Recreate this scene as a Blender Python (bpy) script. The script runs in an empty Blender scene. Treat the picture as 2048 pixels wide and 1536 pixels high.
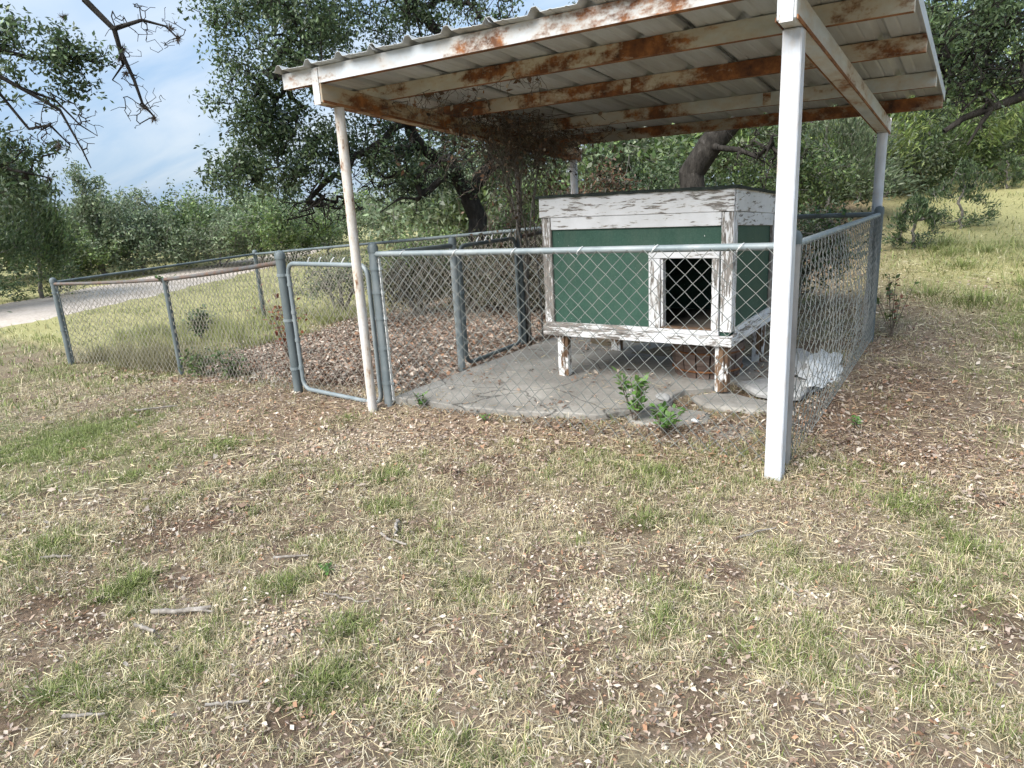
import bpy, math, random
import numpy as np
from mathutils import Matrix, Vector

S = bpy.context.scene
COL = S.collection
rng = np.random.default_rng(7)
random.seed(7)

# ------------------------------------------------------------------ camera
CAM = np.array([3.8985, -3.7123, 1.5668])
FPX, PITCH, ROLL, YAW = 1391.92, 0.2622, -0.0576, 0.6
_cy, _sy = math.cos(YAW), math.sin(YAW)
FWD = np.array([-_sy * math.cos(PITCH), _cy * math.cos(PITCH), -math.sin(PITCH)])
_r = np.array([_cy, _sy, 0.0])
_u = np.cross(_r, FWD)
RIGHT = _r * math.cos(ROLL) + _u * math.sin(ROLL)
UP = -_r * math.sin(ROLL) + _u * math.cos(ROLL)
cam = bpy.data.cameras.new('camera')
cam.sensor_width = 36.0
cam.lens = FPX / 2048 * 36.0
cam.clip_start = 0.05
cam.clip_end = 2000
co = bpy.data.objects.new('camera', cam)
COL.objects.link(co)
co.matrix_world = Matrix(((RIGHT[0], UP[0], -FWD[0], CAM[0]), (RIGHT[1], UP[1], -FWD[1], CAM[1]),
                          (RIGHT[2], UP[2], -FWD[2], CAM[2]), (0, 0, 0, 1)))
S.camera = co

# ------------------------------------------------------------------ sky, sun, exposure
SUN_EL, SUN_AZ = math.radians(44), math.radians(195)      # azimuth measured from +Y, clockwise
w = bpy.data.worlds.new('World')
S.world = w
w.use_nodes = True
nt = w.node_tree
nt.nodes.clear()
def wn(t, **k):
    n = nt.nodes.new(t)
    for a, b in k.items():
        setattr(n, a, b)
    return n
out = wn('ShaderNodeOutputWorld')
bg = wn('ShaderNodeBackground')
bg.inputs['Strength'].default_value = 0.1
sky = wn('ShaderNodeTexSky', sky_type='NISHITA', sun_disc=False, sun_elevation=SUN_EL, sun_rotation=SUN_AZ)
sky.air_density = 1.0
sky.dust_density = 1.2
sky.ozone_density = 1.0
tc = wn('ShaderNodeTexCoord')
sep = wn('ShaderNodeSeparateXYZ')
nt.links.new(tc.outputs['Generated'], sep.inputs[0])
def wmath(op, a, b=None):
    n = wn('ShaderNodeMath', operation=op)
    for i, q in enumerate((a, b)):
        if q is None:
            continue
        if isinstance(q, (int, float)):
            n.inputs[i].default_value = q
        else:
            nt.links.new(q, n.inputs[i])
    return n.outputs[0]
den = wmath('ADD', wmath('MAXIMUM', sep.outputs[2], 0.0), 0.22)
cmb = wn('ShaderNodeCombineXYZ')
nt.links.new(wmath('DIVIDE', sep.outputs[0], den), cmb.inputs[0])
nt.links.new(wmath('DIVIDE', sep.outputs[1], den), cmb.inputs[1])
mp = wn('ShaderNodeMapping')
mp.inputs['Rotation'].default_value = (0, 0, 0.5)
mp.inputs['Scale'].default_value = (0.75, 2.0, 1)
mp.inputs['Location'].default_value = (2.1, 0.4, 0)
nt.links.new(cmb.outputs[0], mp.inputs[0])
n1 = wn('ShaderNodeTexNoise')
n1.inputs['Scale'].default_value = 1.1
n1.inputs['Detail'].default_value = 7
n1.inputs['Roughness'].default_value = 0.52
n1.inputs['Distortion'].default_value = 0.4
nt.links.new(mp.outputs[0], n1.inputs['Vector'])
rp = wn('ShaderNodeValToRGB')
rp.color_ramp.elements[0].position = 0.37
rp.color_ramp.elements[0].color = (0.175, 0.268, 0.395, 1)
rp.color_ramp.elements[1].position = 0.72
rp.color_ramp.elements[1].color = (0.385, 0.42, 0.46, 1)
nt.links.new(n1.outputs[0], rp.inputs[0])
zen = wn('ShaderNodeVectorMath', operation='SCALE')      # an overcast sky is brightest overhead
nt.links.new(rp.outputs[0], zen.inputs[0])
nt.links.new(wmath('ADD', wmath('MULTIPLY', wmath('MAXIMUM', sep.outputs[2], 0.0), 8.0), 9.0), zen.inputs['Scale'])
mx = wn('ShaderNodeMix', data_type='RGBA')
mx.inputs['Factor'].default_value = 0.85                  # thin cloud over the clear sky
nt.links.new(sky.outputs[0], mx.inputs['A'])
nt.links.new(zen.outputs[0], mx.inputs['B'])
nt.links.new(mx.outputs['Result'], bg.inputs['Color'])
nt.links.new(bg.outputs[0], out.inputs[0])

sl = bpy.data.lights.new('sun', 'SUN')
sl.energy = 3.5
sl.angle = math.radians(48)
sl.color = (1.0, 0.97, 0.93)
so = bpy.data.objects.new('sun', sl)
COL.objects.link(so)
_d = Vector((math.sin(SUN_AZ) * math.cos(SUN_EL), math.cos(SUN_AZ) * math.cos(SUN_EL), math.sin(SUN_EL)))
so.rotation_euler = _d.to_track_quat('Z', 'Y').to_euler()
S.view_settings.view_transform = 'Standard'
S.view_settings.look = 'None'
S.view_settings.gamma = 1
S.view_settings.use_curve_mapping = False
S.view_settings.exposure = 1.15
S.render.engine = 'CYCLES'
S.cycles.max_bounces = 5
S.cycles.diffuse_bounces = 3
S.cycles.glossy_bounces = 2
S.cycles.adaptive_threshold = 0.03
S.cycles.transparent_max_bounces = 6

# ------------------------------------------------------------------ helpers
def at(u, v, d):
    """point d metres from the viewpoint seen through photograph pixel (u, v)"""
    q = FWD + RIGHT * (u - 1024) / FPX - UP * (v - 768) / FPX
    return CAM + d * q / np.linalg.norm(q)

def hash2(ix, iy, s):
    n = (ix.astype(np.int64) * 374761393 + iy.astype(np.int64) * 668265263 + s * 1442695041) & 0xffffffff
    n = ((n ^ (n >> 13)) * 1274126177) & 0xffffffff
    return ((n ^ (n >> 16)) & 0xffff) / 65535.0

def vnoise(x, y, s=0):
    x = np.asarray(x, float); y = np.asarray(y, float)
    ix = np.floor(x); iy = np.floor(y); fx = x - ix; fy = y - iy
    fx = fx * fx * (3 - 2 * fx); fy = fy * fy * (3 - 2 * fy)
    a = hash2(ix, iy, s); b = hash2(ix + 1, iy, s); c = hash2(ix, iy + 1, s); d = hash2(ix + 1, iy + 1, s)
    return (a * (1 - fx) + b * fx) * (1 - fy) + (c * (1 - fx) + d * fx) * fy

def fbm(x, y, s=0, o=4):
    t = 0; a = 0.5; n = 0
    for k in range(o):
        t = t + a * vnoise(x * 2 ** k + 17.3 * k, y * 2 ** k - 9.1 * k, s + k); n += a; a *= 0.5
    return t / n

def sstep(a, b, x):
    t = np.clip((np.asarray(x, float) - a) / (b - a), 0, 1)
    return t * t * (3 - 2 * t)

def gz(x, y):
    """height of the ground"""
    x = np.asarray(x, float); y = np.asarray(y, float)
    z = -0.46 * sstep(0.2, -6.5, x)
    r = 0.115 * np.clip(y - 3.6, 0, 8.5) + 0.085 * np.clip(y - 12.1, 0, 9)
    r = r * sstep(-7, 1.0, x)
    z = z + r + 0.055 * sstep(1.0, 3.3, y) * sstep(-3, 0, x)
    z = z + 0.032 * sstep(-0.15, 0.25, y) * sstep(-0.3, 0.2, x) * sstep(3.9, 3.1, x) * sstep(4.2, 3.4, y)
    z = z + 0.05 * (fbm(x * 0.9, y * 0.9, 3, 3) - 0.5) * 0.8 + 0.02 * (fbm(x * 4, y * 4, 5, 2) - 0.5)
    z = z + 0.5 * (fbm(x * 0.05, y * 0.05, 8, 2) - 0.5) * sstep(15, 45, np.hypot(x, y))
    return z

def mesh_np(name, V, F, mat, parent=None, cols=None, smooth=False, nper=3):
    V = np.ascontiguousarray(V, dtype=np.float32); F = np.ascontiguousarray(F, dtype=np.int32)
    me = bpy.data.meshes.new(name)
    me.vertices.add(len(V)); me.vertices.foreach_set('co', V.ravel())
    me.loops.add(F.size); me.loops.foreach_set('vertex_index', F.ravel())
    me.polygons.add(len(F)); me.polygons.foreach_set('loop_start', np.arange(0, F.size, F.shape[1], dtype=np.int32))
    if smooth:
        me.polygons.foreach_set('use_smooth', np.ones(len(F), bool))
    me.update(calc_edges=True)
    if cols is not None:
        a = me.color_attributes.new('Col', 'FLOAT_COLOR', 'POINT')
        c = np.ones((len(V), 4), np.float32); c[:, :3] = cols
        a.data.foreach_set('color', c.ravel())
    me.materials.append(mat)
    o = bpy.data.objects.new(name, me)
    COL.objects.link(o)
    o.parent = parent
    return o

class MB:
    """collects boxes, tubes and prisms into one mesh"""
    def __init__(s): s.v = []; s.f = []
    def add(s, V, F):
        o = len(s.v); s.v += [tuple(float(c) for c in p) for p in V]; s.f += [tuple(i + o for i in f) for f in F]; return s
    def box(s, x0, x1, y0, y1, z0, z1, dz=None, jit=0.0):
        P = []
        for x in (x0, x1):
            for y in (y0, y1):
                for z in (z0, z1):
                    q = [x, y, z]
                    if dz: q[2] += dz(x, y)
                    if jit: q = [c + random.uniform(-jit, jit) for c in q]
                    P.append(q)
        return s.add(P, [(0, 1, 3, 2), (4, 6, 7, 5), (0, 4, 5, 1), (2, 3, 7, 6), (0, 2, 6, 4), (1, 5, 7, 3)])
    def tube(s, pts, r, n=8, cap=True):
        pts = [np.array(p, float) for p in pts]; m = len(pts)
        rs = r if hasattr(r, '__len__') else [r] * m
        V = []; ref = None
        for i in range(m):
            t = pts[min(i + 1, m - 1)] - pts[max(i - 1, 0)]; t /= (np.linalg.norm(t) + 1e-9)
            if ref is None:
                a = np.array([0, 0, 1.0]) if abs(t[2]) < 0.9 else np.array([1.0, 0, 0])
                ref = np.cross(t, a)
            ref = ref - t * (ref @ t); ref /= (np.linalg.norm(ref) + 1e-9)
            b = np.cross(t, ref)
            for k in range(n):
                an = 2 * math.pi * k / n
                V.append(pts[i] + rs[i] * (math.cos(an) * ref + math.sin(an) * b))
        F = [(i * n + k, i * n + (k + 1) % n, (i + 1) * n + (k + 1) % n, (i + 1) * n + k) for i in range(m - 1) for k in range(n)]
        if cap:
            F += [tuple(reversed(range(n))), tuple(range((m - 1) * n, m * n))]
        return s.add(V, F)
    def prism(s, poly, z0, z1):
        n = len(poly)
        V = [(x, y, z0) for x, y in poly] + [(x, y, z1) for x, y in poly]
        F = [tuple(reversed(range(n))), tuple(range(n, 2 * n))] + [(i, (i + 1) % n, n + (i + 1) % n, n + i) for i in range(n)]
        return s.add(V, F)
    def build(s, name, mat, parent=None, smooth=False, bevel=0):
        me = bpy.data.meshes.new(name); me.from_pydata(s.v, [], s.f); me.update()
        if smooth:
            me.polygons.foreach_set('use_smooth', [True] * len(me.polygons))
        me.materials.append(mat)
        o = bpy.data.objects.new(name, me); COL.objects.link(o); o.parent = parent
        if smooth:
            try: me.set_sharp_from_angle(angle=math.radians(50))
            except Exception: pass
        if bevel:
            b = o.modifiers.new('bevel', 'BEVEL'); b.width = bevel; b.segments = 1; b.limit_method = 'ANGLE'
        return o

def tag(o, label=None, cat=None, group=None, kind=None):
    if label: o['label'] = label
    if cat: o['category'] = cat
    if group: o['group'] = group
    if kind: o['kind'] = kind
    return o

def thing(name, label, cat, group=None, loc=(0, 0, 0)):
    o = bpy.data.objects.new(name, None); o.empty_display_size = 0.1
    COL.objects.link(o); o.location = loc
    return tag(o, label, cat, group)

# ------------------------------------------------------------------ materials
class NB:
    def __init__(s, name):
        s.m = bpy.data.materials.new(name); s.m.use_nodes = True; s.t = s.m.node_tree
        s.b = s.t.nodes['Principled BSDF']
        s.tc = s.t.nodes.new('ShaderNodeTexCoord')
    def n(s, t, **k):
        q = s.t.nodes.new(t)
        for a, b in k.items(): setattr(q, a, b)
        return q
    def link(s, a, b): s.t.links.new(a, b)
    def noise(s, scale, detail=4, rough=0.55, stretch=(1, 1, 1), dist=0.0, loc=(0, 0, 0)):
        mp = s.n('ShaderNodeMapping'); mp.inputs['Scale'].default_value = stretch; mp.inputs['Location'].default_value = loc
        s.link(s.tc.outputs['Object'], mp.inputs[0])
        q = s.n('ShaderNodeTexNoise'); q.inputs['Scale'].default_value = scale; q.inputs['Detail'].default_value = detail
        q.inputs['Roughness'].default_value = rough; q.inputs['Distortion'].default_value = dist
        s.link(mp.outputs[0], q.inputs['Vector']); return q.outputs[0]
    def ramp(s, x, *st):
        r = s.n('ShaderNodeValToRGB'); e = r.color_ramp.elements
        while len(e) > len(st): e.remove(e[-1])
        while len(e) < len(st): e.new(0.5)
        for i, (p, c) in enumerate(st):
            e[i].position = p; e[i].color = (c, c, c, 1) if isinstance(c, (int, float)) else (*c, 1)
        s.link(x, r.inputs[0]); return r.outputs[0]
    def mix(s, f, a, b, mode='MIX'):
        q = s.n('ShaderNodeMix', data_type='RGBA', blend_type=mode)
        for nm, v in (('Factor', f), ('A', a), ('B', b)):
            if isinstance(v, (int, float)): q.inputs[nm].default_value = v
            elif isinstance(v, tuple): q.inputs[nm].default_value = (*v, 1)
            else: s.link(v, q.inputs[nm])
        return q.outputs['Result']
    def math(s, op, a, b=None, clamp=False):
        q = s.n('ShaderNodeMath', operation=op); q.use_clamp = clamp
        for i, v in enumerate((a, b)):
            if v is None: continue
            if isinstance(v, (int, float)): q.inputs[i].default_value = v
            else: s.link(v, q.inputs[i])
        return q.outputs[0]
    def bump(s, h, strength=0.3, dist=0.01):
        q = s.n('ShaderNodeBump'); q.inputs['Strength'].default_value = strength; q.inputs['Distance'].default_value = dist
        s.link(h, q.inputs['Height']); s.link(q.outputs[0], s.b.inputs['Normal'])
    def done(s, col, rough=0.7, metal=0.0, spec=0.4):
        if isinstance(col, tuple): s.b.inputs['Base Color'].default_value = (*col, 1)
        else: s.link(col, s.b.inputs['Base Color'])
        if isinstance(rough, (int, float)): s.b.inputs['Roughness'].default_value = rough
        else: s.link(rough, s.b.inputs['Roughness'])
        s.b.inputs['Metallic'].default_value = metal
        s.b.inputs['Specular IOR Level'].default_value = spec
        return s.m

def rusty(name, paint, amount, streak=(1, 1, 1), yellow=0.0):
    q = NB(name)
    a = q.noise(2.2, 8, 0.62, streak, 0.3)
    b = q.noise(17, 5, 0.6, streak)
    c = q.noise(60, 3, 0.6)
    h = q.math('ADD', q.math('MULTIPLY', a, 0.68), q.math('ADD', q.math('MULTIPLY', b, 0.24), q.math('MULTIPLY', c, 0.08)))
    e = 0.66 - 0.32 * amount
    f = q.ramp(h, (e - 0.035, 0.0), (e + 0.03, 1.0))
    halo = q.ramp(h, (e - 0.13, 0.0), (e, 1.0))
    rc = q.ramp(q.noise(11, 6, 0.65), (0.3, (0.05, 0.022, 0.012)), (0.5, (0.17, 0.062, 0.02)), (0.68, (0.34, 0.135, 0.04)))
    dirt = q.ramp(q.noise(5, 6, 0.6, streak), (0.3, 0.74), (0.7, 1.0))
    pc = q.mix(1.0, q.mix(q.ramp(q.noise(1.3, 4), (0.35, 0.0), (0.75, 1.0)), paint, tuple(p * k for p, k in zip(paint, (0.92, 0.98, 1.06)))), dirt, 'MULTIPLY')
    pc = q.mix(q.math('MULTIPLY', halo, 0.45 + 0.25 * yellow), pc, (0.42, 0.29, 0.15))
    col = q.mix(f, pc, rc)
    q.bump(q.math('ADD', h, q.math('MULTIPLY', f, 0.4)), 0.35, 0.004)
    return q.done(col, q.mix(f, 0.45, 0.9) if False else 0.62, 0.0, 0.35)

def peel(name, axis, amount=0.5):
    """old white paint flaking off grey wood, grain along one axis"""
    st = {'x': (0.16, 1, 1), 'y': (1, 0.16, 1), 'z': (1, 1, 0.16)}[axis]
    q = NB(name)
    big = q.noise(2.3, 4, 0.6, st)
    fine = q.noise(34, 6, 0.65, st, 0.6)
    flk = q.noise(95, 4, 0.6, st, 0.4)
    h = q.math('ADD', q.math('MULTIPLY', big, 0.34), q.math('ADD', q.math('MULTIPLY', fine, 0.44), q.math('MULTIPLY', flk, 0.22)))
    e = 0.63 - 0.20 * amount
    f = q.ramp(h, (e - 0.012, 0.0), (e + 0.012, 1.0))
    edge = q.ramp(h, (e - 0.035, 0.0), (e - 0.01, 1.0))
    wood = q.ramp(q.noise(48, 5, 0.6, st), (0.32, (0.10, 0.088, 0.075)), (0.55, (0.25, 0.225, 0.20)), (0.75, (0.36, 0.30, 0.25)))
    paint = q.ramp(q.noise(4, 5, 0.6), (0.3, (0.60, 0.60, 0.595)), (0.65, (0.74, 0.74, 0.745)))
    paint = q.mix(q.math('MULTIPLY', edge, 0.35), paint, (0.55, 0.50, 0.42))
    q.bump(q.math('SUBTRACT', q.math('MULTIPLY', q.noise(70, 3, 0.6, st), 0.5), f), 0.6, 0.004)
    return q.done(q.mix(f, paint, wood), 0.72, 0, 0.3)

M = {}
M['post'] = rusty('white_painted_post', (0.66, 0.665, 0.67), 0.15, (2.6, 2.6, 0.9))
M['post_worn'] = rusty('worn_white_post', (0.66, 0.63, 0.59), 0.27, (3.0, 3.0, 1.0), 0.2)
M['p_front'] = rusty('front_purlin_paint', (0.64, 0.67, 0.68), 0.36, (0.6, 1, 1.3))
M['p_half'] = rusty('yellowed_purlin_paint', (0.58, 0.57, 0.49), 0.40, (0.7, 1, 1.3), 0.5)
M['p_rust'] = rusty('rusted_purlin_paint', (0.56, 0.54, 0.47), 0.60, (0.5, 1, 1), 0.4)
M['p_pale'] = rusty('pale_purlin_paint', (0.55, 0.57, 0.53), 0.34, (0.6, 1, 1), 0.7)
M['p_dark'] = rusty('dark_purlin_paint', (0.40, 0.38, 0.33), 0.5, (0.5, 1, 1), 0.4)
M['beam_l'] = rusty('left_beam_paint', (0.46, 0.41, 0.32), 0.46, (1, 0.5, 1.4), 0.6)
M['beam_r'] = rusty('right_beam_paint', (0.62, 0.64, 0.63), 0.24, (1, 0.5, 1.4), 0.6)
q = NB('rusty_steel_edge')
M['rust'] = q.done(q.ramp(q.noise(9, 6, 0.65), (0.3, (0.07, 0.03, 0.016)), (0.5, (0.20, 0.08, 0.03)), (0.7, (0.36, 0.17, 0.07))), 0.85)
q = NB('roof_sheet_metal')
d1 = q.noise(3, 6, 0.6, (1, 0.25, 1)); d2 = q.noise(30, 4, 0.6, (1, 0.1, 1))
M['sheet'] = q.done(q.mix(q.ramp(q.math('ADD', q.math('MULTIPLY', d1, 0.7), q.math('MULTIPLY', d2, 0.3)), (0.42, 0.0), (0.7, 1.0)), (0.47, 0.495, 0.505), (0.33, 0.325, 0.30)), 0.5, 0.0, 0.4)
q = NB('galvanised_pipe')
g1 = q.noise(6, 5, 0.6); g2 = q.noise(45, 4, 0.6)
M['pipe'] = q.done(q.mix(q.ramp(g1, (0.35, 0.0), (0.7, 1.0)), (0.17, 0.205, 0.215), (0.27, 0.295, 0.295)), q.ramp(g2, (0.3, 0.42), (0.7, 0.65)), 0.12, 0.45)
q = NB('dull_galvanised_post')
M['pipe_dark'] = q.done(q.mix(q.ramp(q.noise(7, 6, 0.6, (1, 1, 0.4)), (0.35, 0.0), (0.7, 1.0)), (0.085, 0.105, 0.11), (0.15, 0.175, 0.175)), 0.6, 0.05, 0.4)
q = NB('weathered_warm_grey_post')
M['pipe_warm'] = q.done(q.ramp(q.noise(9, 6, 0.6, (1, 1, 0.4)), (0.3, (0.20, 0.19, 0.18)), (0.7, (0.33, 0.315, 0.295))), 0.6, 0.1)
q = NB('rusty_rail_pipe')
M['pipe_rust'] = q.done(q.ramp(q.noise(7, 6, 0.65), (0.35, (0.12, 0.125, 0.125)), (0.55, (0.13, 0.095, 0.075)), (0.72, (0.17, 0.085, 0.05))), 0.75, 0.0, 0.3)
q = NB('galvanised_wire')
M['wire'] = q.done(q.mix(q.ramp(q.noise(5, 4), (0.35, 0.0), (0.65, 1.0)), (0.19, 0.21, 0.20), (0.31, 0.315, 0.29)), 0.5, 0.3, 0.4)
q = NB('old_wire')
M['wire_old'] = q.done(q.mix(q.ramp(q.noise(4, 4), (0.35, 0.0), (0.65, 1.0)), (0.20, 0.19, 0.16), (0.36, 0.33, 0.27)), 0.6, 0.2, 0.35)
M['tie'] = NB('bright_tie_wire').done((0.72, 0.73, 0.72), 0.4, 0.3)
for ax in 'xyz':
    M['peel_' + ax] = peel('peeling_white_paint_' + ax, ax, 0.50)
    M['worn_' + ax] = peel('worn_white_paint_' + ax, ax, 0.66)
M['peel_fascia'] = peel('flaking_fascia_paint', 'x', 0.47)
q = NB('green_panel_paint')
sp = q.ramp(q.noise(55, 2, 0.5, (1, 1, 0.6)), (0.735, 0.0), (0.75, 1.0))
gp = q.ramp(q.noise(2.4, 6, 0.6), (0.3, (0.021, 0.064, 0.043)), (0.7, (0.034, 0.092, 0.064)))
gp = q.mix(q.math('MULTIPLY', q.ramp(q.noise(90, 3, 0.6), (0.4, 0.0), (0.7, 1.0)), 0.18), gp, (0.12, 0.2, 0.15))
gp = q.mix(q.math('MULTIPLY', q.ramp(q.noise(7, 7, 0.68, (1, 1, 0.18)), (0.48, 0.0), (0.72, 1.0)), 0.4), gp, (0.085, 0.115, 0.085))
q.bump(q.noise(120, 3, 0.6), 0.15, 0.002)
M['green'] = q.done(q.mix(sp, gp, (0.6, 0.62, 0.6)), 0.6, 0, 0.35)
q = NB('dark_green_roofing_felt')
M['felt'] = q.done(q.ramp(q.noise(25, 5), (0.3, (0.012, 0.018, 0.015)), (0.7, (0.035, 0.045, 0.038))), 0.9)
q = NB('bare_brown_wood')
M['brown_wood'] = q.done(q.ramp(q.noise(14, 6, 0.6, (1, 1, 0.2)), (0.3, (0.07, 0.042, 0.026)), (0.7, (0.24, 0.15, 0.09))), 0.8)
q = NB('leg_wood_with_paint')
lf = q.ramp(q.math('ADD', q.math('MULTIPLY', q.noise(9, 5, 0.6, (1, 1, 0.3)), 0.7), q.math('MULTIPLY', q.noise(40, 4, 0.6, (1, 1, 0.3)), 0.3)), (0.50, 0.0), (0.54, 1.0))
lw = q.ramp(q.noise(20, 6, 0.6, (1, 1, 0.15)), (0.3, (0.05, 0.03, 0.018)), (0.55, (0.17, 0.10, 0.055)), (0.75, (0.30, 0.21, 0.13)))
M['leg'] = q.done(q.mix(lf, lw, (0.72, 0.71, 0.68)), 0.8)
q = NB('interior_board')
M['inner'] = q.done(q.ramp(q.noise(9, 5, 0.6, (0.3, 1, 1)), (0.3, (0.10, 0.085, 0.07)), (0.7, (0.20, 0.17, 0.14))), 0.9)
q = NB('tub_wood')
M['tub'] = q.done(q.ramp(q.noise(10, 6, 0.6, (0.3, 0.3, 2.5)), (0.3, (0.07, 0.045, 0.035)), (0.55, (0.17, 0.12, 0.095)), (0.75, (0.30, 0.25, 0.21))), 0.85)
def concrete(name, a, b):
    q = NB(name)
    n1 = q.noise(2.0, 8, 0.6); n2 = q.noise(40, 5, 0.65)
    st = q.ramp(q.noise(1.1, 6, 0.65, (1, 1, 1), 0.3), (0.38, 0.62), (0.62, 1.0))
    c = q.mix(q.ramp(q.math('ADD', q.math('MULTIPLY', n1, 0.6), q.math('MULTIPLY', n2, 0.4)), (0.35, 0.0), (0.65, 1.0)), a, b)
    vo = q.n('ShaderNodeTexVoronoi', feature='DISTANCE_TO_EDGE'); vo.inputs['Scale'].default_value = 0.95
    wv = q.n('ShaderNodeMix', data_type='RGBA'); wv.inputs['Factor'].default_value = 0.12
    q.link(q.tc.outputs['Object'], wv.inputs['A']); nz = q.n('ShaderNodeTexNoise'); nz.inputs['Scale'].default_value = 5; nz.inputs['Detail'].default_value = 5
    q.link(q.tc.outputs['Object'], nz.inputs['Vector']); q.link(nz.outputs['Color'], wv.inputs['B']); q.link(wv.outputs['Result'], vo.inputs['Vector'])
    ck = q.ramp(vo.outputs['Distance'], (0.0, 0.25), (0.008, 1.0))
    c = q.mix(1.0, c, ck, 'MULTIPLY')
    q.bump(q.math('ADD', n2, q.noise(160, 3)), 0.35, 0.004)
    return q.done(q.mix(1.0, c, st, 'MULTIPLY'), 0.9, 0, 0.25)
M['concrete'] = concrete('old_concrete', (0.27, 0.25, 0.22), (0.44, 0.415, 0.37))
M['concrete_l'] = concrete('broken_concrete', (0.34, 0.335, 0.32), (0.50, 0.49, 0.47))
M['chalk_and_lit_slab'] = concrete('white_stone_and_lit_slab', (0.60, 0.60, 0.58), (0.85, 0.85, 0.84))  # this white also stands in for light on the outer pen slab

def vcol(name, rough=0.7, trans=0.0, var=0.25, spec=0.3, fine=0.0):
    q = NB(name)
    a = q.n('ShaderNodeAttribute', attribute_name='Col')
    c = a.outputs['Color']
    if fine:
        f = q.ramp(q.math('ADD', q.math('MULTIPLY', q.noise(fine, 6, 0.7), 0.6), q.math('MULTIPLY', q.noise(fine * 4.3, 4, 0.65), 0.4)), (0.34, 1 - var), (0.68, 1 + var))
        c = q.mix(1.0, c, f, 'MULTIPLY')
        q.bump(q.noise(fine * 1.7, 8, 0.7), 0.9, 0.02)
    m = q.done(c, rough, 0, spec)
    if trans:
        t = q.n('ShaderNodeBsdfTranslucent'); q.link(c, t.inputs[0])
        ms = q.n('ShaderNodeMixShader'); ms.inputs[0].default_value = trans
        q.link(q.b.outputs[0], ms.inputs[1]); q.link(t.outputs[0], ms.inputs[2])
        q.link(ms.outputs[0], q.t.nodes['Material Output'].inputs[0])
    return m
M['soil'] = vcol('soil_and_thatch', 0.95, 0, 0.45, 0.1, 28)
M['blade'] = vcol('grass_blades', 0.65, 0.22)
M['leaf'] = vcol('foliage', 0.45, 0.3, spec=0.45)
M['dead_leaf'] = vcol('dead_leaves', 0.8, 0.1, spec=0.2)
M['stone'] = vcol('loose_stones', 0.9, 0, spec=0.2)
q = NB('oak_bark')
q.bump(q.noise(22, 6, 0.7, (1, 1, 0.4)), 1.0, 0.03)
M['bark'] = q.done(q.ramp(q.noise(18, 6, 0.65, (1, 1, 0.35)), (0.3, (0.016, 0.014, 0.012)), (0.6, (0.045, 0.040, 0.034)), (0.78, (0.11, 0.10, 0.09))), 0.95, 0, 0.15)
q = NB('grey_bark')
q.bump(q.noise(22, 6, 0.7, (1, 1, 0.4)), 1.0, 0.03)
M['bark_grey'] = q.done(q.ramp(q.noise(14, 6, 0.65), (0.3, (0.09, 0.08, 0.068)), (0.7, (0.25, 0.23, 0.205))), 0.95, 0, 0.15)
q = NB('vine_bark')
M['vine'] = q.done(q.ramp(q.noise(14, 4, 0.6), (0.3, (0.055, 0.045, 0.037)), (0.7, (0.20, 0.165, 0.13))), 0.95, 0, 0.15)
q = NB('stick_wood')
M['stick'] = q.done(q.ramp(q.noise(30, 6, 0.65), (0.3, (0.10, 0.085, 0.07)), (0.6, (0.30, 0.27, 0.235)), (0.75, (0.45, 0.42, 0.38))), 0.95, 0, 0.15)
q = NB('gravel_road_surface')
M['road'] = q.done(q.ramp(q.math('ADD', q.math('MULTIPLY', q.noise(1.2, 6, 0.65), 0.5), q.math('MULTIPLY', q.noise(14, 4, 0.6), 0.5)), (0.35, (0.34, 0.285, 0.235)), (0.65, (0.54, 0.475, 0.41))), 0.95, 0, 0.1)

# ------------------------------------------------------------------ ground
def blobs(x, y, L):
    t = 0
    for bx, by, r, a in L:
        t = np.maximum(t, a * np.exp(-(((x - bx) ** 2 + (y - by) ** 2) / (r * r))))
    return t
GREEN = [(-2.2, -1.2, 1.0, .9), (-1.9, -1.7, .9, .9), (-.8, -1.4, .5, .75), (-.45, -1.0, .35, .6), (-.6, -1.7, .4, .8), (-.85, -2., .45, .8),
         (2.05, -.23, .3, .6), (2.43, -.21, .35, .75), (2.66, .12, .25, .6), (1.09, -.95, .16, .9), (1.37, -1.26, .16, .7), (1.53, -2.1, .16, .8),
         (.9, -2.44, .2, .95), (2.17, -2.45, .17, 1.), (2.03, -2.18, .16, .9), (1.66, -2.71, .2, .7), (1.38, -2.95, .2, .9), (2.65, -.8, .16, .8),
         (3.75, -.05, .25, .9), (4.0, -.41, .2, .8), (3.04, -1.58, .14, .8), (3.33, -1.58, .14, .5), (3.89, -1.41, .14, .6), (3.41, .26, .2, .5),
         (2.91, -1.36, .14, .5), (.15, -2.45, .25, .8), (.47, -1.34, .16, .5), (4.7, 3.6, .7, .7), (4.4, 4.6, .7, .8), (5.4, 3.8, .8, .7), (4.5, 2.3, .5, .45), (4.4, 1.2, .4, .4), (-.03, -.22, .14, .8)]
BARE = [(.56, -2., .26, 1.), (.72, -2.63, .25, .8), (.67, -1.81, .2, .9), (2.21, -2.6, .12, .8), (2.54, -.91, .16, .9), (3.31, -1.68, .10, .7),
        (3.07, -1.96, .11, .8), (.52, -1.15, .2, .7), (2.89, -1.15, .15, .8), (4.07, -.98, .16, .7), (-.73, -2.1, .14, .6), (1.2, -1.75, .2, .5), (1.75, -1.35, .18, .5)]
GRAV = [(.63, -.36, .45, .8), (1.76, -2.29, .16, .9), (2.79, -1.57, .14, .8), (3.41, -1.16, .12, .8), (-1.65, -.42, .6, .5), (.29, -.74, .3, .7), (2.2, -.85, .15, .4)]
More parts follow.
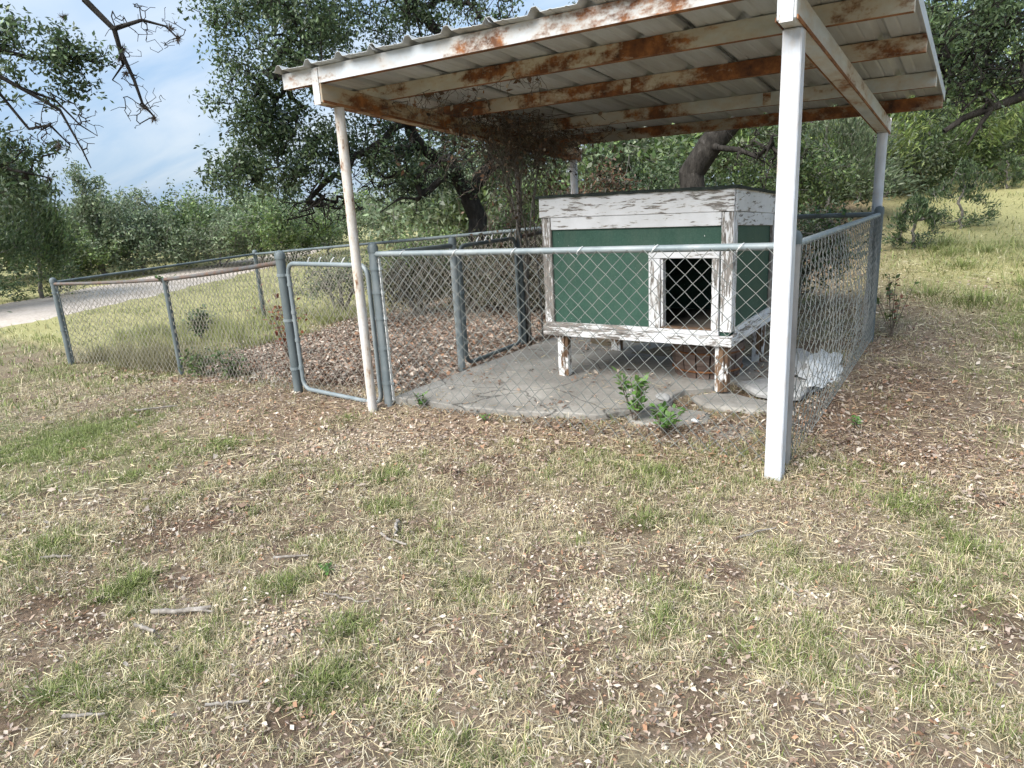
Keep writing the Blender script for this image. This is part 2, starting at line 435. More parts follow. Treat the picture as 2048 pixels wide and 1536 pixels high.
LITT = [(-.47, -.3, .7, .8), (.8, -.0, .6, .8), (1.6, .15, .5, .7), (2.5, .42, .5, .9), (3.14, 1.0, .6, 1.), (3.45, 1.5, .5, 1.), (3.48, 2.1, .5, 1.), (3.6, .7, .6, .9),
        (3.35, -.1, .35, .6), (-2.9, .2, .8, .7), (-1.5, -.1, .8, .8), (3.3, 3.2, .4, .7)]
def masks(x, y):
    n1 = fbm(x * 1.3, y * 1.3, 21, 4); n2 = fbm(x * 4.5, y * 4.5, 31, 3); n3 = fbm(x * 0.35, y * 0.35, 41, 3)
    green = blobs(x, y, GREEN) * (0.45 + 1.1 * n2)
    green = np.maximum(green, 0.5 * sstep(0.48, 0.68, n2))
    green = np.maximum(green, 0.68 * sstep(-0.2, -1.8, x) * sstep(0.32, 0.58, n1 * 0.5 + n2 * 0.5))
    bare = np.maximum(blobs(x, y, BARE) * (0.6 + 0.9 * n2), 0.85 * sstep(0.56, 0.70, n1 * 0.55 + (1 - n2) * 0.45))
    litter = blobs(x, y, LITT) * (0.55 + 0.8 * n2)
    yard = sstep(-5.6, -4.3, x + (n1 - .5) * 2) * sstep(0.6, 0.0, x) * sstep(0.35, 0.75, y - 0.6 * sstep(-1, -4, x)) * sstep(5.6, 4.6, y)
    wood = sstep(-8, -5, x) * sstep(5.2, 6.5, y) * sstep(3.2, 2.0, x) * sstep(16, 12, y)
    litter = np.clip(np.maximum(litter, np.maximum(yard, wood)), 0, 1)
    grav = blobs(x, y, GRAV) * (0.4 + n2)
    meadow = np.clip(sstep(4.2, 6.5, y) * sstep(1.0, 3.0, x - 0.15 * (12 - y)) + sstep(-5.0, -7.5, x + (n1 - .5)) * sstep(1.2, 2.0, y), 0, 1)
    return dict(green=np.clip(green, 0, 1), bare=np.clip(bare, 0, 1), litter=litter, grav=np.clip(grav, 0, 1), meadow=meadow, n1=n1, n2=n2, n3=n3, yard=yard)

def lerp(a, b, t): return a + (b - a) * t[..., None]
def ground_col(x, y, m):
    c = np.empty(x.shape + (3,)); c[...] = (0.20, 0.15, 0.108)
    c = lerp(c, np.array((0.27, 0.215, 0.15)), sstep(.35, .65, m['n1']))
    c = lerp(c, np.array((0.15, 0.16, 0.065)), m['green'] * 0.55)
    c = lerp(c, np.array((0.215, 0.145, 0.10)), m['litter'] * 0.8)
    c = lerp(c, np.array((0.095, 0.055, 0.038)), m['bare'] * 0.8)
    c = lerp(c, np.array((0.40, 0.33, 0.25)), m['grav'] * 0.6)
    c = lerp(c, np.array((0.34, 0.32, 0.14)), m['meadow'] * 0.85)
    far = sstep(14, 30, np.hypot(x - 3, y + 3))
    c = lerp(c, np.array((0.36, 0.33, 0.17)), far * 0.7)
    return c

N = 460
tt = np.linspace(-1, 1, N)
axis_ = 2.2 * np.sinh(tt * 5.3) / 1.0
axis_ = np.sign(axis_) * np.abs(axis_)
gx, gy = np.meshgrid(axis_ + 1.5, axis_ + 0.3, indexing='ij')
mk = masks(gx, gy)
gzv = gz(gx, gy)
idx = np.arange(N * N).reshape(N, N)
GF = np.stack([idx[:-1, :-1], idx[1:, :-1], idx[1:, 1:], idx[:-1, 1:]], -1).reshape(-1, 4)
ground = mesh_np('ground', np.stack([gx, gy, gzv], -1).reshape(-1, 3), GF, M['soil'], cols=ground_col(gx, gy, mk).reshape(-1, 3), smooth=True)
tag(ground, 'dry thin lawn with bare soil and green grass patches', 'ground', kind='structure')

# gravel road on the left
near = [(-11.2, -6), (-11.8, -2), (-12.5, 2.0), (-12.9, 3.2), (-14.2, 6.2), (-15.9, 9.6), (-18.4, 13.7), (-22, 19), (-30, 27)]
farr = [(-15.8, -6), (-16.8, -2), (-17.8, 2.4), (-18.6, 5.2), (-20.4, 8.6), (-22.0, 12.0), (-23.6, 16.6), (-27, 22), (-34, 30)]
RV = []; RF = []
def resamp(L, n):
    L = np.array(L, float); s = np.linspace(0, len(L) - 1, n); i = np.clip(s.astype(int), 0, len(L) - 2); f = (s - i)[:, None]
    return L[i] * (1 - f) + L[i + 1] * f
A_, B_ = resamp(near, 70), resamp(farr, 70)
for i in range(70):
    for k in range(9):
        p = A_[i] * (1 - k / 8) + B_[i] * k / 8
        if k in (0, 8): p = p + rng.normal(0, 0.12, 2)
        RV.append((p[0], p[1], float(gz(p[0], p[1])) + (0.03 if 0 < k < 8 else -0.02)))
for i in range(69):
    for k in range(8):
        RF.append((i * 9 + k, i * 9 + k + 1, (i + 1) * 9 + k + 1, (i + 1) * 9 + k))
tag(mesh_np('gravel_road', np.array(RV), np.array(RF), M['road'], smooth=True), 'pale gravel road curving past the fenced yard', 'road', kind='structure')

# concrete slab under the shelter
edge = []
def eline(a, b, n, j):
    for k in range(n):
        t = k / n; edge.append((a[0] + (b[0] - a[0]) * t + random.uniform(-j, j), a[1] + (b[1] - a[1]) * t + random.uniform(-j, j)))
eline((0.08, 0.20), (0.95, 0.21), 8, .015); eline((0.95, 0.21), (1.75, 0.42), 7, .02); eline((1.75, .42), (2.05, .72), 4, .03)
eline((2.05, .72), (2.10, 1.22), 4, .04); eline((2.10, 1.22), (2.35, 1.62), 4, .04); eline((2.35, 1.62), (2.95, 1.75), 4, .03)
eline((2.95, 1.75), (2.95, 3.15), 5, .02); eline((2.95, 3.15), (.1, 3.2), 8, .02); eline((.1, 3.2), (.08, .2), 10, .012)
slab = MB().prism(edge, -0.08, 0.075).build('concrete_slab', M['concrete'], bevel=0.008)
tag(slab, 'stained grey concrete slab under the shelter roof', 'slab', kind='structure')

# ------------------------------------------------------------------ shelter
W, D, SL = 3.064, 3.45, -0.093
bb = lambda x, y: 2.246 + SL * y            # beam underside
BH = 0.125
pb = lambda x, y: bb(x, y) + BH             # purlin underside
PH = 0.10
shelter = thing('carport', 'open metal shelter with rusty purlins and ribbed roof over the dog pen', 'shelter', loc=(0, 0, 0))
def lean_post(x, y, z0, z1, r, mat, square=False, lab=None):
    if square:
        o = MB().box(x - r, x + r, y - r, y + r, z0, z1).build('post', mat, shelter, bevel=0.006)
    else:
        o = MB().tube([(x, y, z0 + (z1 - z0) * k / 6) for k in range(7)], r, 20).build('post', mat, shelter, smooth=True)
    if lab: o['label'] = lab
    return o
lean_post(0.0, 0.02, -0.3, bb(0, 0.02), 0.036, M['post_worn'], lab='worn pinkish white pipe post at the front left')
lean_post(W, 0.0, -0.3, bb(W, 0), 0.044, M['post'], True, 'square white post nearest the viewer')
lean_post(W, D, -0.2, bb(W, D), 0.042, M['post'], lab='white pipe post at the back right')
lean_post(0.0, D, -0.3, bb(0, D), 0.042, M['post'])
def cbeam_y(x, y0, y1, w_, mat):            # box-like beam running to the back, follows the slope
    return MB().box(x - w_ / 2, x + w_ / 2, y0, y1, 2.246, 2.246 + BH, dz=lambda a, b: SL * b)
for x, mt in ((0.0, M['beam_l']), (W, M['beam_r'])):
    b = cbeam_y(x, -0.165, 3.55, 0.085, mt).build('beam', mt, shelter, bevel=0.004)
    for s in (-1, 1):
        MB().box(x + s * 0.0465 - 0.003, x + s * 0.0465 + 0.003, -0.16, 3.55, 2.2445, 2.262, dz=lambda a, q_: SL * q_).build('flange_edge', M['rust'], b)
    cap_mat = M['post'] if x > 1 else M['p_front']
    MB().box(x - 0.03, x + 0.03, -0.172, -0.166, 2.235, 2.246 + BH + 0.094, dz=lambda a, q_: SL * q_).build('end_plate', cap_mat, b)
    MB().box(x - 0.05, x + 0.05, 3.551, 3.557, 2.235, 2.246 + BH + 0.01, dz=lambda a, q_: SL * q_).build('end_plate', cap_mat, b)
XL, XR = -0.33, 3.5
def purlin(y, mat, name='purlin'):
    """C section: web at the front, lips pointing back"""
    z = float(pb(0, y)); t = 0.006; dp = 0.055
    o = MB().box(XL, XR, y, y + t, z, z + PH).build(name, mat, shelter)
    MB().box(XL, XR, y + t, y + dp, z, z + t).build('bottom_flange', M['rust'] , o)
    MB().box(XL, XR, y + t, y + dp, z + PH - t, z + PH).build('top_flange', mat, o)
    MB().box(XL, XR, y + dp, y + dp + 0.003, z, z + 0.018).build('lip', M['rust'], o)
    MB().box(XL - 0.004, XL - 0.0005, y - 0.001, y + dp, z - 0.001, z + PH).build('end_plate', mat, o)
    MB().box(XR + 0.0005, XR + 0.004, y - 0.001, y + dp, z - 0.001, z + PH).build('end_plate', mat, o)
    return o
for y, mt, lab in ((-0.165, 'p_front', 'front edge member, pale paint with rusty lower lip'), (0.48, 'p_half', 'yellowed and streaked roof purlin'),
              (1.32, 'p_rust', 'heavily rusted orange roof purlin'), (2.35, 'p_pale', 'pale roof purlin with rust stains'), (3.25, 'p_dark', 'dark rear roof purlin')):
    purlin(y, M[mt])['label'] = lab
for x, y in ((1.62, 1.32), (2.35, 2.35), (1.05, 0.48), (0.85, 1.32)):   # joint cleats on purlins
    z = float(pb(0, y)); MB().box(x - .03, x + .03, y - .006, y - .001, z + .004, z + PH - .004).build('cleat', M['p_half'], shelter)
# ribbed sheets
def sheet(x0, x1, zoff):
    prof = []
    x = x0
    ribs = [-0.285 + 0.297 * k for k in range(14)]
    pts = [(x0, 0.0)]
    for rx in ribs:
        if x0 - 0.03 < rx < x1 + 0.03:
            for dx, h in ((-0.04, 0), (-0.014, 0.032), (0.014, 0.032), (0.04, 0)):
                if x0 <= rx + dx <= x1: pts.append((rx + dx, h))
            for dx in (0.1, 0.197):
                for e, h in ((-0.012, 0), (0, 0.004), (0.012, 0)):
                    if x0 <= rx + dx + e <= x1: pts.append((rx + dx + e, h))
    pts.append((x1, 0.0))
    pts = sorted(set(pts)); V = []; F = []
    ys = np.linspace(-0.235, 3.36, 9)
    t = 0.0025
    for y in ys:
        for px_, h in pts:
            wob = 0.004 * math.sin(px_ * 7 + y * 5) + (0.006 * math.sin(px_ * 21) if y < -0.2 else 0)
            z = pb(0, y) + PH + 0.003 + h + zoff + wob * 0.4
            V.append((px_, y, z)); V.append((px_, y, z + t))
    n = len(pts)
    I = lambda i, j, k: (i * n + j) * 2 + k
    for i in range(len(ys) - 1):
        for j in range(n - 1):
            F.append((I(i, j, 0), I(i, j + 1, 0), I(i + 1, j + 1, 0), I(i + 1, j, 0)))
            F.append((I(i, j, 1), I(i + 1, j, 1), I(i + 1, j + 1, 1), I(i, j + 1, 1)))
    for i in (0, len(ys) - 1):
        for j in range(n - 1): F.append((I(i, j, 0), I(i, j, 1), I(i, j + 1, 1), I(i, j + 1, 0)))
    for j in (0, n - 1):
        for i in range(len(ys) - 1): F.append((I(i, j, 0), I(i + 1, j, 0), I(i + 1, j, 1), I(i, j, 1)))
    return MB().add(V, F).build('roof_sheet', M['sheet'], shelter)
xs = [-0.345, 0.586, 1.477, 2.368, 3.259]
for k in range(4): sheet(xs[k], xs[k + 1] + 0.03 if k < 3 else 3.50, 0.0045 * (k % 2))
MB().box(3.507, 3.511, -0.235, 3.36, 2.246 + BH + PH - 0.03, 2.246 + BH + PH + 0.04, dz=lambda a, b: SL * b).build('edge_trim', M['sheet'], shelter)

# ------------------------------------------------------------------ chain link fences
def chain_link(A, B, za, zb, ta, tb, mat, parent, hw=0.049, r=0.0026, bulge=0.0, seed=0, sag=0.0):
    A = np.array(A, float); B = np.array(B, float); L = np.linalg.norm(B - A); t = (B - A) / L; n = np.array([-t[1], t[0]])
    nw = int(L / hw); hw = L / nw; H = 0.5 * ((ta - za) + (tb - zb)); nj = int(H / 0.048) + 1
    i = np.arange(nw)[:, None]; j = np.arange(nj)[None, :]
    ph = (i + j) % 2
    s = (i + ph) * hw + 0 * j
    f = j / (nj - 1)
    u = s / L
    zlo = za + (zb - za) * u; zhi = ta + (tb - ta) * u
    lr = np.random.default_rng(seed)
    wav = bulge * np.sin(u * np.pi) * np.sin(f * np.pi) * (0.6 + 0.6 * fbm(s * 3, f * 3 + 0 * s, seed, 2)) + 0.004 * np.where(ph == 0, 1, -1) * np.where(i % 2 == 0, 1, -1)
    s2 = s + sag * (fbm(s * 5, f * 4 + 0 * s, seed + 3, 2) - 0.5)
    P = np.stack([A[0] + t[0] * s2 + n[0] * wav, A[1] + t[1] * s2 + n[1] * wav, zlo + (zhi - zlo) * f + sag * 0.5 * (fbm(s * 4, f * 5 + 0 * s, seed + 5, 2) - 0.5)], -1)
    V = []
    k3 = 3
    for k in range(k3):
        a = 2 * math.pi * k / k3
        off = np.array([t[0] * math.cos(a) * 1.35 + n[0] * math.sin(a), t[1] * math.cos(a) * 1.35 + n[1] * math.sin(a), 0]) * r
        V.append(P + off)
    V = np.stack(V, 2)
    idx = np.arange(nw * nj * k3).reshape(nw, nj, k3)
    F = []
    for k in range(k3):
        k2 = (k + 1) % k3
        F.append(np.stack([idx[:, :-1, k], idx[:, :-1, k2], idx[:, 1:, k2], idx[:, 1:, k]], -1).reshape(-1, 4))
    return mesh_np('chain_link_mesh', V.reshape(-1, 3), np.concatenate(F), mat, parent, smooth=True)

def fpost(p, z0, z1, r, mat, parent, cap=True, name='fence_post', lean=(0, 0)):
    o = MB().tube([(p[0] + lean[0] * k / 4, p[1] + lean[1] * k / 4, z0 - 0.15 + (z1 - z0 + 0.15) * k / 4) for k in range(5)], r, 14).build(name, mat, parent, smooth=True)
    if cap:
        tx, ty = p[0] + lean[0], p[1] + lean[1]
        MB().tube([(tx, ty, z1 - 0.03), (tx, ty, z1 + 0.01), (tx, ty, z1 + 0.032), (tx, ty, z1 + 0.042)], [r * 1.12, r * 1.12, r * 0.8, r * 0.3], 14).build('post_cap', M['pipe_dark'], o, smooth=True)
    return o
def rail(a, b, mat, parent, r=0.021, sag=0.0, name='top_rail'):
    a = np.array(a, float); b = np.array(b, float)
    P = [a + (b - a) * k / 8 - np.array([0, 0, sag * math.sin(math.pi * k / 8)]) for k in range(9)]
    o = MB().tube(P, r, 12).build(name, mat, parent, smooth=True)
    return o
def band(p, z, r, mat, parent, d=(1, 0)):
    MB().tube([(p[0], p[1], z - 0.012), (p[0], p[1], z + 0.012)], r * 1.14, 14).build('clamp_band', mat, parent, smooth=True)
    MB().box(p[0] + d[0] * r - .012, p[0] + d[0] * (r + .03) + .012, p[1] + d[1] * r - .006, p[1] + d[1] * (r + .03) + .006, z - .009, z + .009).build('clamp_bolt', mat, parent)

H = 1.19
FL, FR, BR, BL = (0.055, 0.15), (3.072, 0.165), (3.10, 3.32), (0.0, 3.32)
L2, L3 = (0.02, 1.16), (-0.02, 2.28)
zg = lambda p: float(gz(p[0], p[1]))
pen = thing('chain_link_fence', 'chain link fence around the dog pen under the shelter', 'fence')
p = fpost(FL, 0.02, 1.25, 0.036, M['pipe'], pen)
for z in (0.2, 0.48, 0.72, 0.92, 1.1): band(FL, z, 0.036, M['pipe'], p, (1, 0))
MB().box(FL[0] + 0.052, FL[0] + 0.060, FL[1] - .01, FL[1] + .01, 0.06, 1.18).build('tension_bar', M['tie'], pen)
fpost(FR, 0.0, 1.28, 0.036, M['pipe_warm'], pen)
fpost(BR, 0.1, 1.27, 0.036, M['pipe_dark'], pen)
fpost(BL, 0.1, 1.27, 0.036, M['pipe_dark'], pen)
fpost(L2, 0.02, 1.22, 0.033, M['pipe'], pen)
fpost(L3, 0.05, 1.19, 0.033, M['pipe_dark'], pen)
rail((FL[0], FL[1], 1.207), (FR[0], FR[1], 1.238), M['pipe'], pen)
rail((FR[0], FR[1], 1.243), (BR[0], BR[1], 1.235), M['pipe'], pen)
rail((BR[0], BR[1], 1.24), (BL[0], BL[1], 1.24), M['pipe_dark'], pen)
rail((FL[0], FL[1], 1.20), (L2[0], L2[1], 1.185), M['pipe_dark'], pen)
rail((L3[0], L3[1], 1.17), (BL[0], BL[1], 1.22), M['pipe_rust'], pen)
for x in np.linspace(0.35, 2.8, 6):     # rail ties
    MB().tube([(x + .02 * math.sin(a), FL[1] + 0.025 * math.cos(a), 1.2055 + 0.0101 * x + 0.0255 * math.sin(a)) for a in np.linspace(0, 6.28, 9)], 0.0025, 5).build('tie_wire', M['tie'], pen)
chain_link((FL[0] + .05, FL[1] - .026), (FR[0] - .03, FR[1] - .026), 0.03, 0.01, 1.205, 1.236, M['wire'], pen, seed=1, bulge=0.02, sag=0.006)
chain_link((FR[0] + .026, FR[1]), (BR[0] + .026, BR[1]), 0.0, 0.12, 1.238, 1.235, M['wire'], pen, seed=2, bulge=-0.10, sag=0.012)
chain_link(BR, BL, 0.1, 0.1, 1.235, 1.235, M['wire_old'], pen, seed=3, bulge=0.03, sag=0.01)
chain_link(FL, L2, 0.03, 0.05, 1.195, 1.18, M['wire_old'], pen, seed=4, bulge=0.03, sag=0.01)
chain_link(L3, BL, 0.08, 0.1, 1.165, 1.215, M['wire_old'], pen, seed=5, bulge=0.03, sag=0.01)

def gate(A, B, z0, z1, mat, name, label, wires=True, curl=None):
    g = thing(name, label, 'gate')
    A = np.array(A, float); B = np.array(B, float); t = (B - A); L = np.linalg.norm(t); t /= L
    c = 0.09; P = []
    def arc(cx, cz, a0, a1):
        for k in range(6):
            a = a0 + (a1 - a0) * k / 5
            P.append((cx + c * math.cos(a), cz + c * math.sin(a)))
    arc(c, z1 - c, math.pi, math.pi / 2); arc(L - c, z1 - c, math.pi / 2, 0); arc(L - c, z0 + c, 0, -math.pi / 2); arc(c, z0 + c, -math.pi / 2, -math.pi)
    P.append(P[0])
    MB().tube([(A[0] + t[0] * s, A[1] + t[1] * s, z) for s, z in P], 0.019, 12, cap=False).build('gate_frame', mat, g, smooth=True)
    chain_link(A + t * 0.02, B - t * 0.02, z0 + .02, z0 + .02, z1, z1, M['wire_old'], g, seed=9, bulge=0.02, sag=0.01)
    if wires:
        for k in range(5):      # loose wire ends standing above the frame
            s = L * (0.28 + 0.14 * k); m = A + t * s; lt = random.uniform(-.02, .02)
            MB().tube([(m[0], m[1], z1), (m[0] + t[0] * .03 + lt, m[1] + t[1] * .03, z1 + .045), (m[0] + t[0] * .05 + lt, m[1] + t[1] * .05, z1 + .058)], [0.006, 0.006, 0.004], 6).build('wire_end', M['tie'], g, smooth=True)
    for z in np.linspace(z0 + .2, z1 - .18, 4):
        MB().tube([(A[0], A[1], z - .014), (A[0], A[1], z + .014)], 0.024, 10).build('clamp_band', M['pipe'], g, smooth=True)
    return g
GP = (-1.19, 0.27)
zgp = -0.06
gate((GP[0] + .09, GP[1] - .005), (FL[0] - .10, FL[1] + .02), 0.0, 1.12, M['pipe'], 'chain_link_gate', 'closed grey gate between the tall yard gatepost and the front left shelter post')
gate((L2[0] - .005, L2[1] + .09), (L3[0], L3[1] - .06), 0.10, 1.17, M['pipe_dark'], 'chain_link_gate', 'dark gate on the left side of the pen beside the green kennel')

# yard fence on the left
LM, L1, BK = (-4.23, 0.94), (-7.2, 0.99), (-7.78, 4.86)
zl = {k: z for k, z in ((GP, -.06), (LM, -.335), (L1, -.445), (BK, -.41))}
yard = thing('chain_link_fence', 'older chain link fence with rusty rail around the leaf strewn left yard', 'fence')
pg = fpost(GP, zl[GP], 1.19, 0.042, M['pipe_dark'], yard)
for z in (0.18, 0.62, 1.02): band(GP, z, 0.042, M['pipe'], pg, (1, 0))
fpost(LM, zl[LM], zl[LM] + 1.2, 0.030, M['pipe_dark'], yard, cap=False)
p1 = fpost(L1, zl[L1], zl[L1] + 1.22, 0.042, M['pipe_dark'], yard)
for z in (0.05, 0.6): band(L1, z, 0.042, M['pipe_dark'], p1, (1, 0))
MB().box(L1[0] + 0.085, L1[0] + 0.095, L1[1] - .008, L1[1] + .008, -.42, 0.7).build('tension_bar', M['pipe_dark'], yard)
fpost(BK, zl[BK], zl[BK] + 1.23, 0.042, M['pipe_dark'], yard)
MID = (-3.9, 4.1)
rail((L1[0], L1[1], zl[L1] + 1.17), (LM[0], LM[1], zl[LM] + 1.18), M['pipe_rust'], yard, sag=0.01)
rail((LM[0], LM[1], zl[LM] + 1.18), (GP[0], GP[1], 1.13), M['pipe_rust'], yard, sag=0.01)
rail((L1[0], L1[1], zl[L1] + 1.19), (BK[0], BK[1], zl[BK] + 1.19), M['pipe_dark'], yard)
rail((BK[0], BK[1], zl[BK] + 1.19), (BL[0], BL[1], 1.22), M['pipe_dark'], yard)
zm = zg(MID)
fpost(MID, zm, 1.0, 0.03, M['pipe_dark'], yard, cap=False)
chain_link(L1, LM, zl[L1] + .02, zl[LM] + .02, zl[L1] + 1.17, zl[LM] + 1.18, M['wire_old'], yard, seed=11, hw=.05, bulge=.04, sag=.012, r=.003)
chain_link(LM, GP, zl[LM] + .02, zl[GP] + .02, zl[LM] + 1.18, 1.13, M['wire_old'], yard, seed=12, hw=.05, bulge=.04, sag=.012, r=.003)
chain_link(L1, BK, zl[L1] + .02, zl[BK] + .02, zl[L1] + 1.18, zl[BK] + 1.18, M['wire_old'], yard, seed=13, hw=.05, sag=.01, r=.003)
chain_link(BK, BL, zl[BK] + .02, .08, zl[BK] + 1.18, 1.21, M['wire_old'], yard, seed=14, hw=.05, sag=.01, r=.003)

# ------------------------------------------------------------------ dog house
X0, X1, Y0, Y1 = 0.885, 2.44, 1.25, 2.42
dh = thing('dog_house', 'green panelled dog kennel on legs with flaking white trim', 'kennel')
ztop = lambda y: 1.555 - 0.062 * (y - Y0)
# floor and panels
MB().box(X0 + .03, X1 - .03, Y0 + .03, Y1 - .03, 0.465, 0.495).build('floor_board', M['inner'], dh)
dx0, dx1, dz0, dz1 = 1.905, 2.295, 0.545, 1.065
def panel_front():
    m = MB(); y0, y1 = Y0 + .022, Y0 + .036; a, b = X0 + .02, X1 - .02; z0, z1 = 0.50, 1.38
    m.box(a, dx0, y0, y1, z0, z1); m.box(dx1, b, y0, y1, z0, z1); m.box(dx0, dx1, y0, y1, dz1, z1); m.box(dx0, dx1, y0, y1, z0, dz0)
    return m
panel_front().build('front_panel', M['green'], dh)
MB().box(X1 - .036, X1 - .022, Y0 + .037, Y1 - .037, .5, 1.38).build('side_panel', M['green'], dh)
MB().box(X0 + .022, X0 + .036, Y0 + .037, Y1 - .037, .5, 1.38).build('side_panel', M['green'], dh)
MB().box(X0 + .02, X1 - .02, Y1 - .036, Y1 - .022, .5, 1.38).build('back_panel', M['green'], dh)
def board(name, x0, x1, y0, y1, z0, z1, mat, slope=False, jit=0.0015, parent=None):
    return MB().box(x0, x1, y0, y1, z0, z1, dz=(lambda a, b: -0.062 * (b - Y0)) if slope else None, jit=jit).build(name, mat, parent or dh, bevel=0.003)
# corner boards
for x0, x1, y0, y1 in ((X0, X0 + .085, Y0, Y0 + .021), (X1 - .085, X1 - .0005, Y0, Y0 + .021), (X1 - .021, X1, Y0 + .0215, Y0 + .095), (X0, X0 + .021, Y0 + .0215, Y0 + .095),
                       (X1 - .021, X1, Y1 - .095, Y1 - .022), (X0, X0 + .021, Y1 - .095, Y1 - .022), (X0, X0 + .085, Y1 - .021, Y1), (X1 - .085, X1, Y1 - .021, Y1)):
    board('corner_board', x0, x1, y0, y1, 0.535, 1.385, M['worn_z'])
# upper and lower fascia
board('lower_fascia', X0 + .086, X1 - .086, Y0 - .003, Y0 + .018, 1.292, 1.387, M['peel_x'])
board('upper_fascia', X0 - .012, X1 + .003, Y0 - .012, Y0 + .019, 1.389, 1.545, M['peel_fascia'])
for x0, x1 in ((X1 - .018, X1 + .003), (X0 - .003, X0 + .018)):
    board('lower_fascia', x0, x1, Y0 + .096, Y1 - .096, 1.292, 1.387, M['peel_y'], slope=True)
for x0, x1 in ((X1 - .019, X1 + .012), (X0 - .012, X0 + .019)):
    board('upper_fascia', x0, x1, Y0 + .0195, Y1, 1.389, 1.545, M['peel_y'], slope=True)
board('upper_fascia', X0 - .01, X1 + .01, Y1 + .001, Y1 + .03, 1.31, 1.47, M['peel_x'])
# base boards, ledge
board('base_board', X0 - .012, X1 + .012, Y0 - .028, Y0 + .012, 0.43, 0.505, M['worn_x'])
board('base_ledge', X0 + .005, X1 - .09, Y0 - .010, Y0 + .0205, 0.506, 0.540, M['worn_x'])
board('base_board', X1 - .012, X1 + .0125, Y0 + .013, Y1, 0.43, 0.512, M['worn_y'])
board('base_board', X0 - .012, X0 + .02, Y0 + .013, Y1, 0.43, 0.512, M['worn_y'])
board('base_board', X0, X1, Y1 + .001, Y1 + .03, 0.43, 0.512, M['worn_x'])
board('base_ledge', X1 - .02, X1 + .006, Y0 + .096, Y1 - .1, 0.513, 0.548, M['peel_y'])
# door frame
df = bpy.data.objects.new('door_frame', None); COL.objects.link(df); df.parent = dh; df.location = (0, 0, 0)
board('jamb', 1.815, dx0, Y0 - .016, Y0 + .0215, 0.541, 1.065, M['worn_z'], parent=df)
board('jamb', dx1, dx1 + .052, Y0 - .016, Y0 + .0215, 0.541, 1.065, M['worn_z'], parent=df)
board('jamb', dx0 + .001, dx0 + .018, Y0 + .0, Y0 + .06, 0.548, 1.062, M['peel_z'], parent=df)
board('head', 1.815, dx1 + .052, Y0 - .018, Y0 + .0215, 1.066, 1.118, M['peel_x'], parent=df)
board('sill', dx0, dx1, Y0 - .012, Y0 + .06, 0.541, 0.552, M['brown_wood'], parent=df)
# roof: felt over a board, slightly ragged
V = []; F = []
nx, ny = 22, 10
for j in range(ny + 1):
    for i in range(nx + 1):
        x = X0 - .035 + (X1 - X0 + .07) * i / nx; y = Y0 - .03 + (Y1 - Y0 + .09) * j / ny
        e = (i in (0, nx)) or (j in (0, ny))
        V.append((x, y, ztop(y) + 0.012 + random.uniform(-.003, .003) - (0.007 + random.uniform(0, .006) if e else 0)))
n0 = len(V); V += [(a, b, c - 0.02) for a, b, c in V]
for j in range(ny):
    for i in range(nx):
        a = j * (nx + 1) + i; F.append((a, a + 1, a + nx + 2, a + nx + 1)); F.append((n0 + a, n0 + a + nx + 1, n0 + a + nx + 2, n0 + a + 1))
for i in range(nx):
    F.append((i, n0 + i, n0 + i + 1, i + 1)); a = ny * (nx + 1) + i; F.append((a, a + 1, n0 + a + 1, n0 + a))
for j in range(ny):
    a = j * (nx + 1); F.append((a, a + nx + 1, n0 + a + nx + 1, n0 + a)); a += nx; F.append((a, n0 + a, n0 + a + nx + 1, a + nx + 1))
MB().add(V, F).build('roof', M['felt'], dh)
for x, y in ((X0 + .13, Y0 + .05), (X1 - .085, Y0 + .05), (X0 + .13, Y1 - .1), (X1 - .09, Y1 - .1)):
    MB().box(x - .032, x + .032, y - .036, y + .036, 0.075, 0.435, jit=.003).build('leg', M['leg'], dh, bevel=.003)
    MB().box(x + .034, x + .062, y - .03, y + .034, 0.078, 0.432, jit=.003).build('leg_brace', M['leg'], dh, bevel=.003)

# low round wooden tub under the kennel
tub = thing('wooden_tub', 'low weathered reddish wooden tub tucked under the kennel', 'tub', loc=(2.08, 1.83, 0.075))
for k in range(16):
    a0, a1 = 2 * math.pi * k / 16 + .02, 2 * math.pi * (k + 1) / 16 - .02
    V = []
    for z, rr in ((0, .26), (.14, .285), (.27, .29)):
        for a in (a0, a1):
            for q_ in (rr, rr - .02): V.append((q_ * math.cos(a), q_ * math.sin(a), z))
    F = []
    for l in range(2):
        o = l * 4; F += [(o, o + 2, o + 6, o + 4), (o + 1, o + 5, o + 7, o + 3), (o, o + 4, o + 5, o + 1), (o + 2, o + 3, o + 7, o + 6)]
    F += [(0, 1, 3, 2), (8, 10, 11, 9)]
    MB().add(V, F).build('stave', M['tub'], tub)
for z in (.06, .21):
    MB().tube([(.288 * math.cos(a) * (1 if z > .1 else .965), .288 * math.sin(a) * (1 if z > .1 else .965), z) for a in np.linspace(0, 6.2832, 25)], .008, 6).build('hoop', M['rust'], tub)
MB().prism([(.25 * math.cos(a), .25 * math.sin(a)) for a in np.linspace(0, 6.2832, 25)[:-1]], .02, .04).build('base', M['tub'], tub)

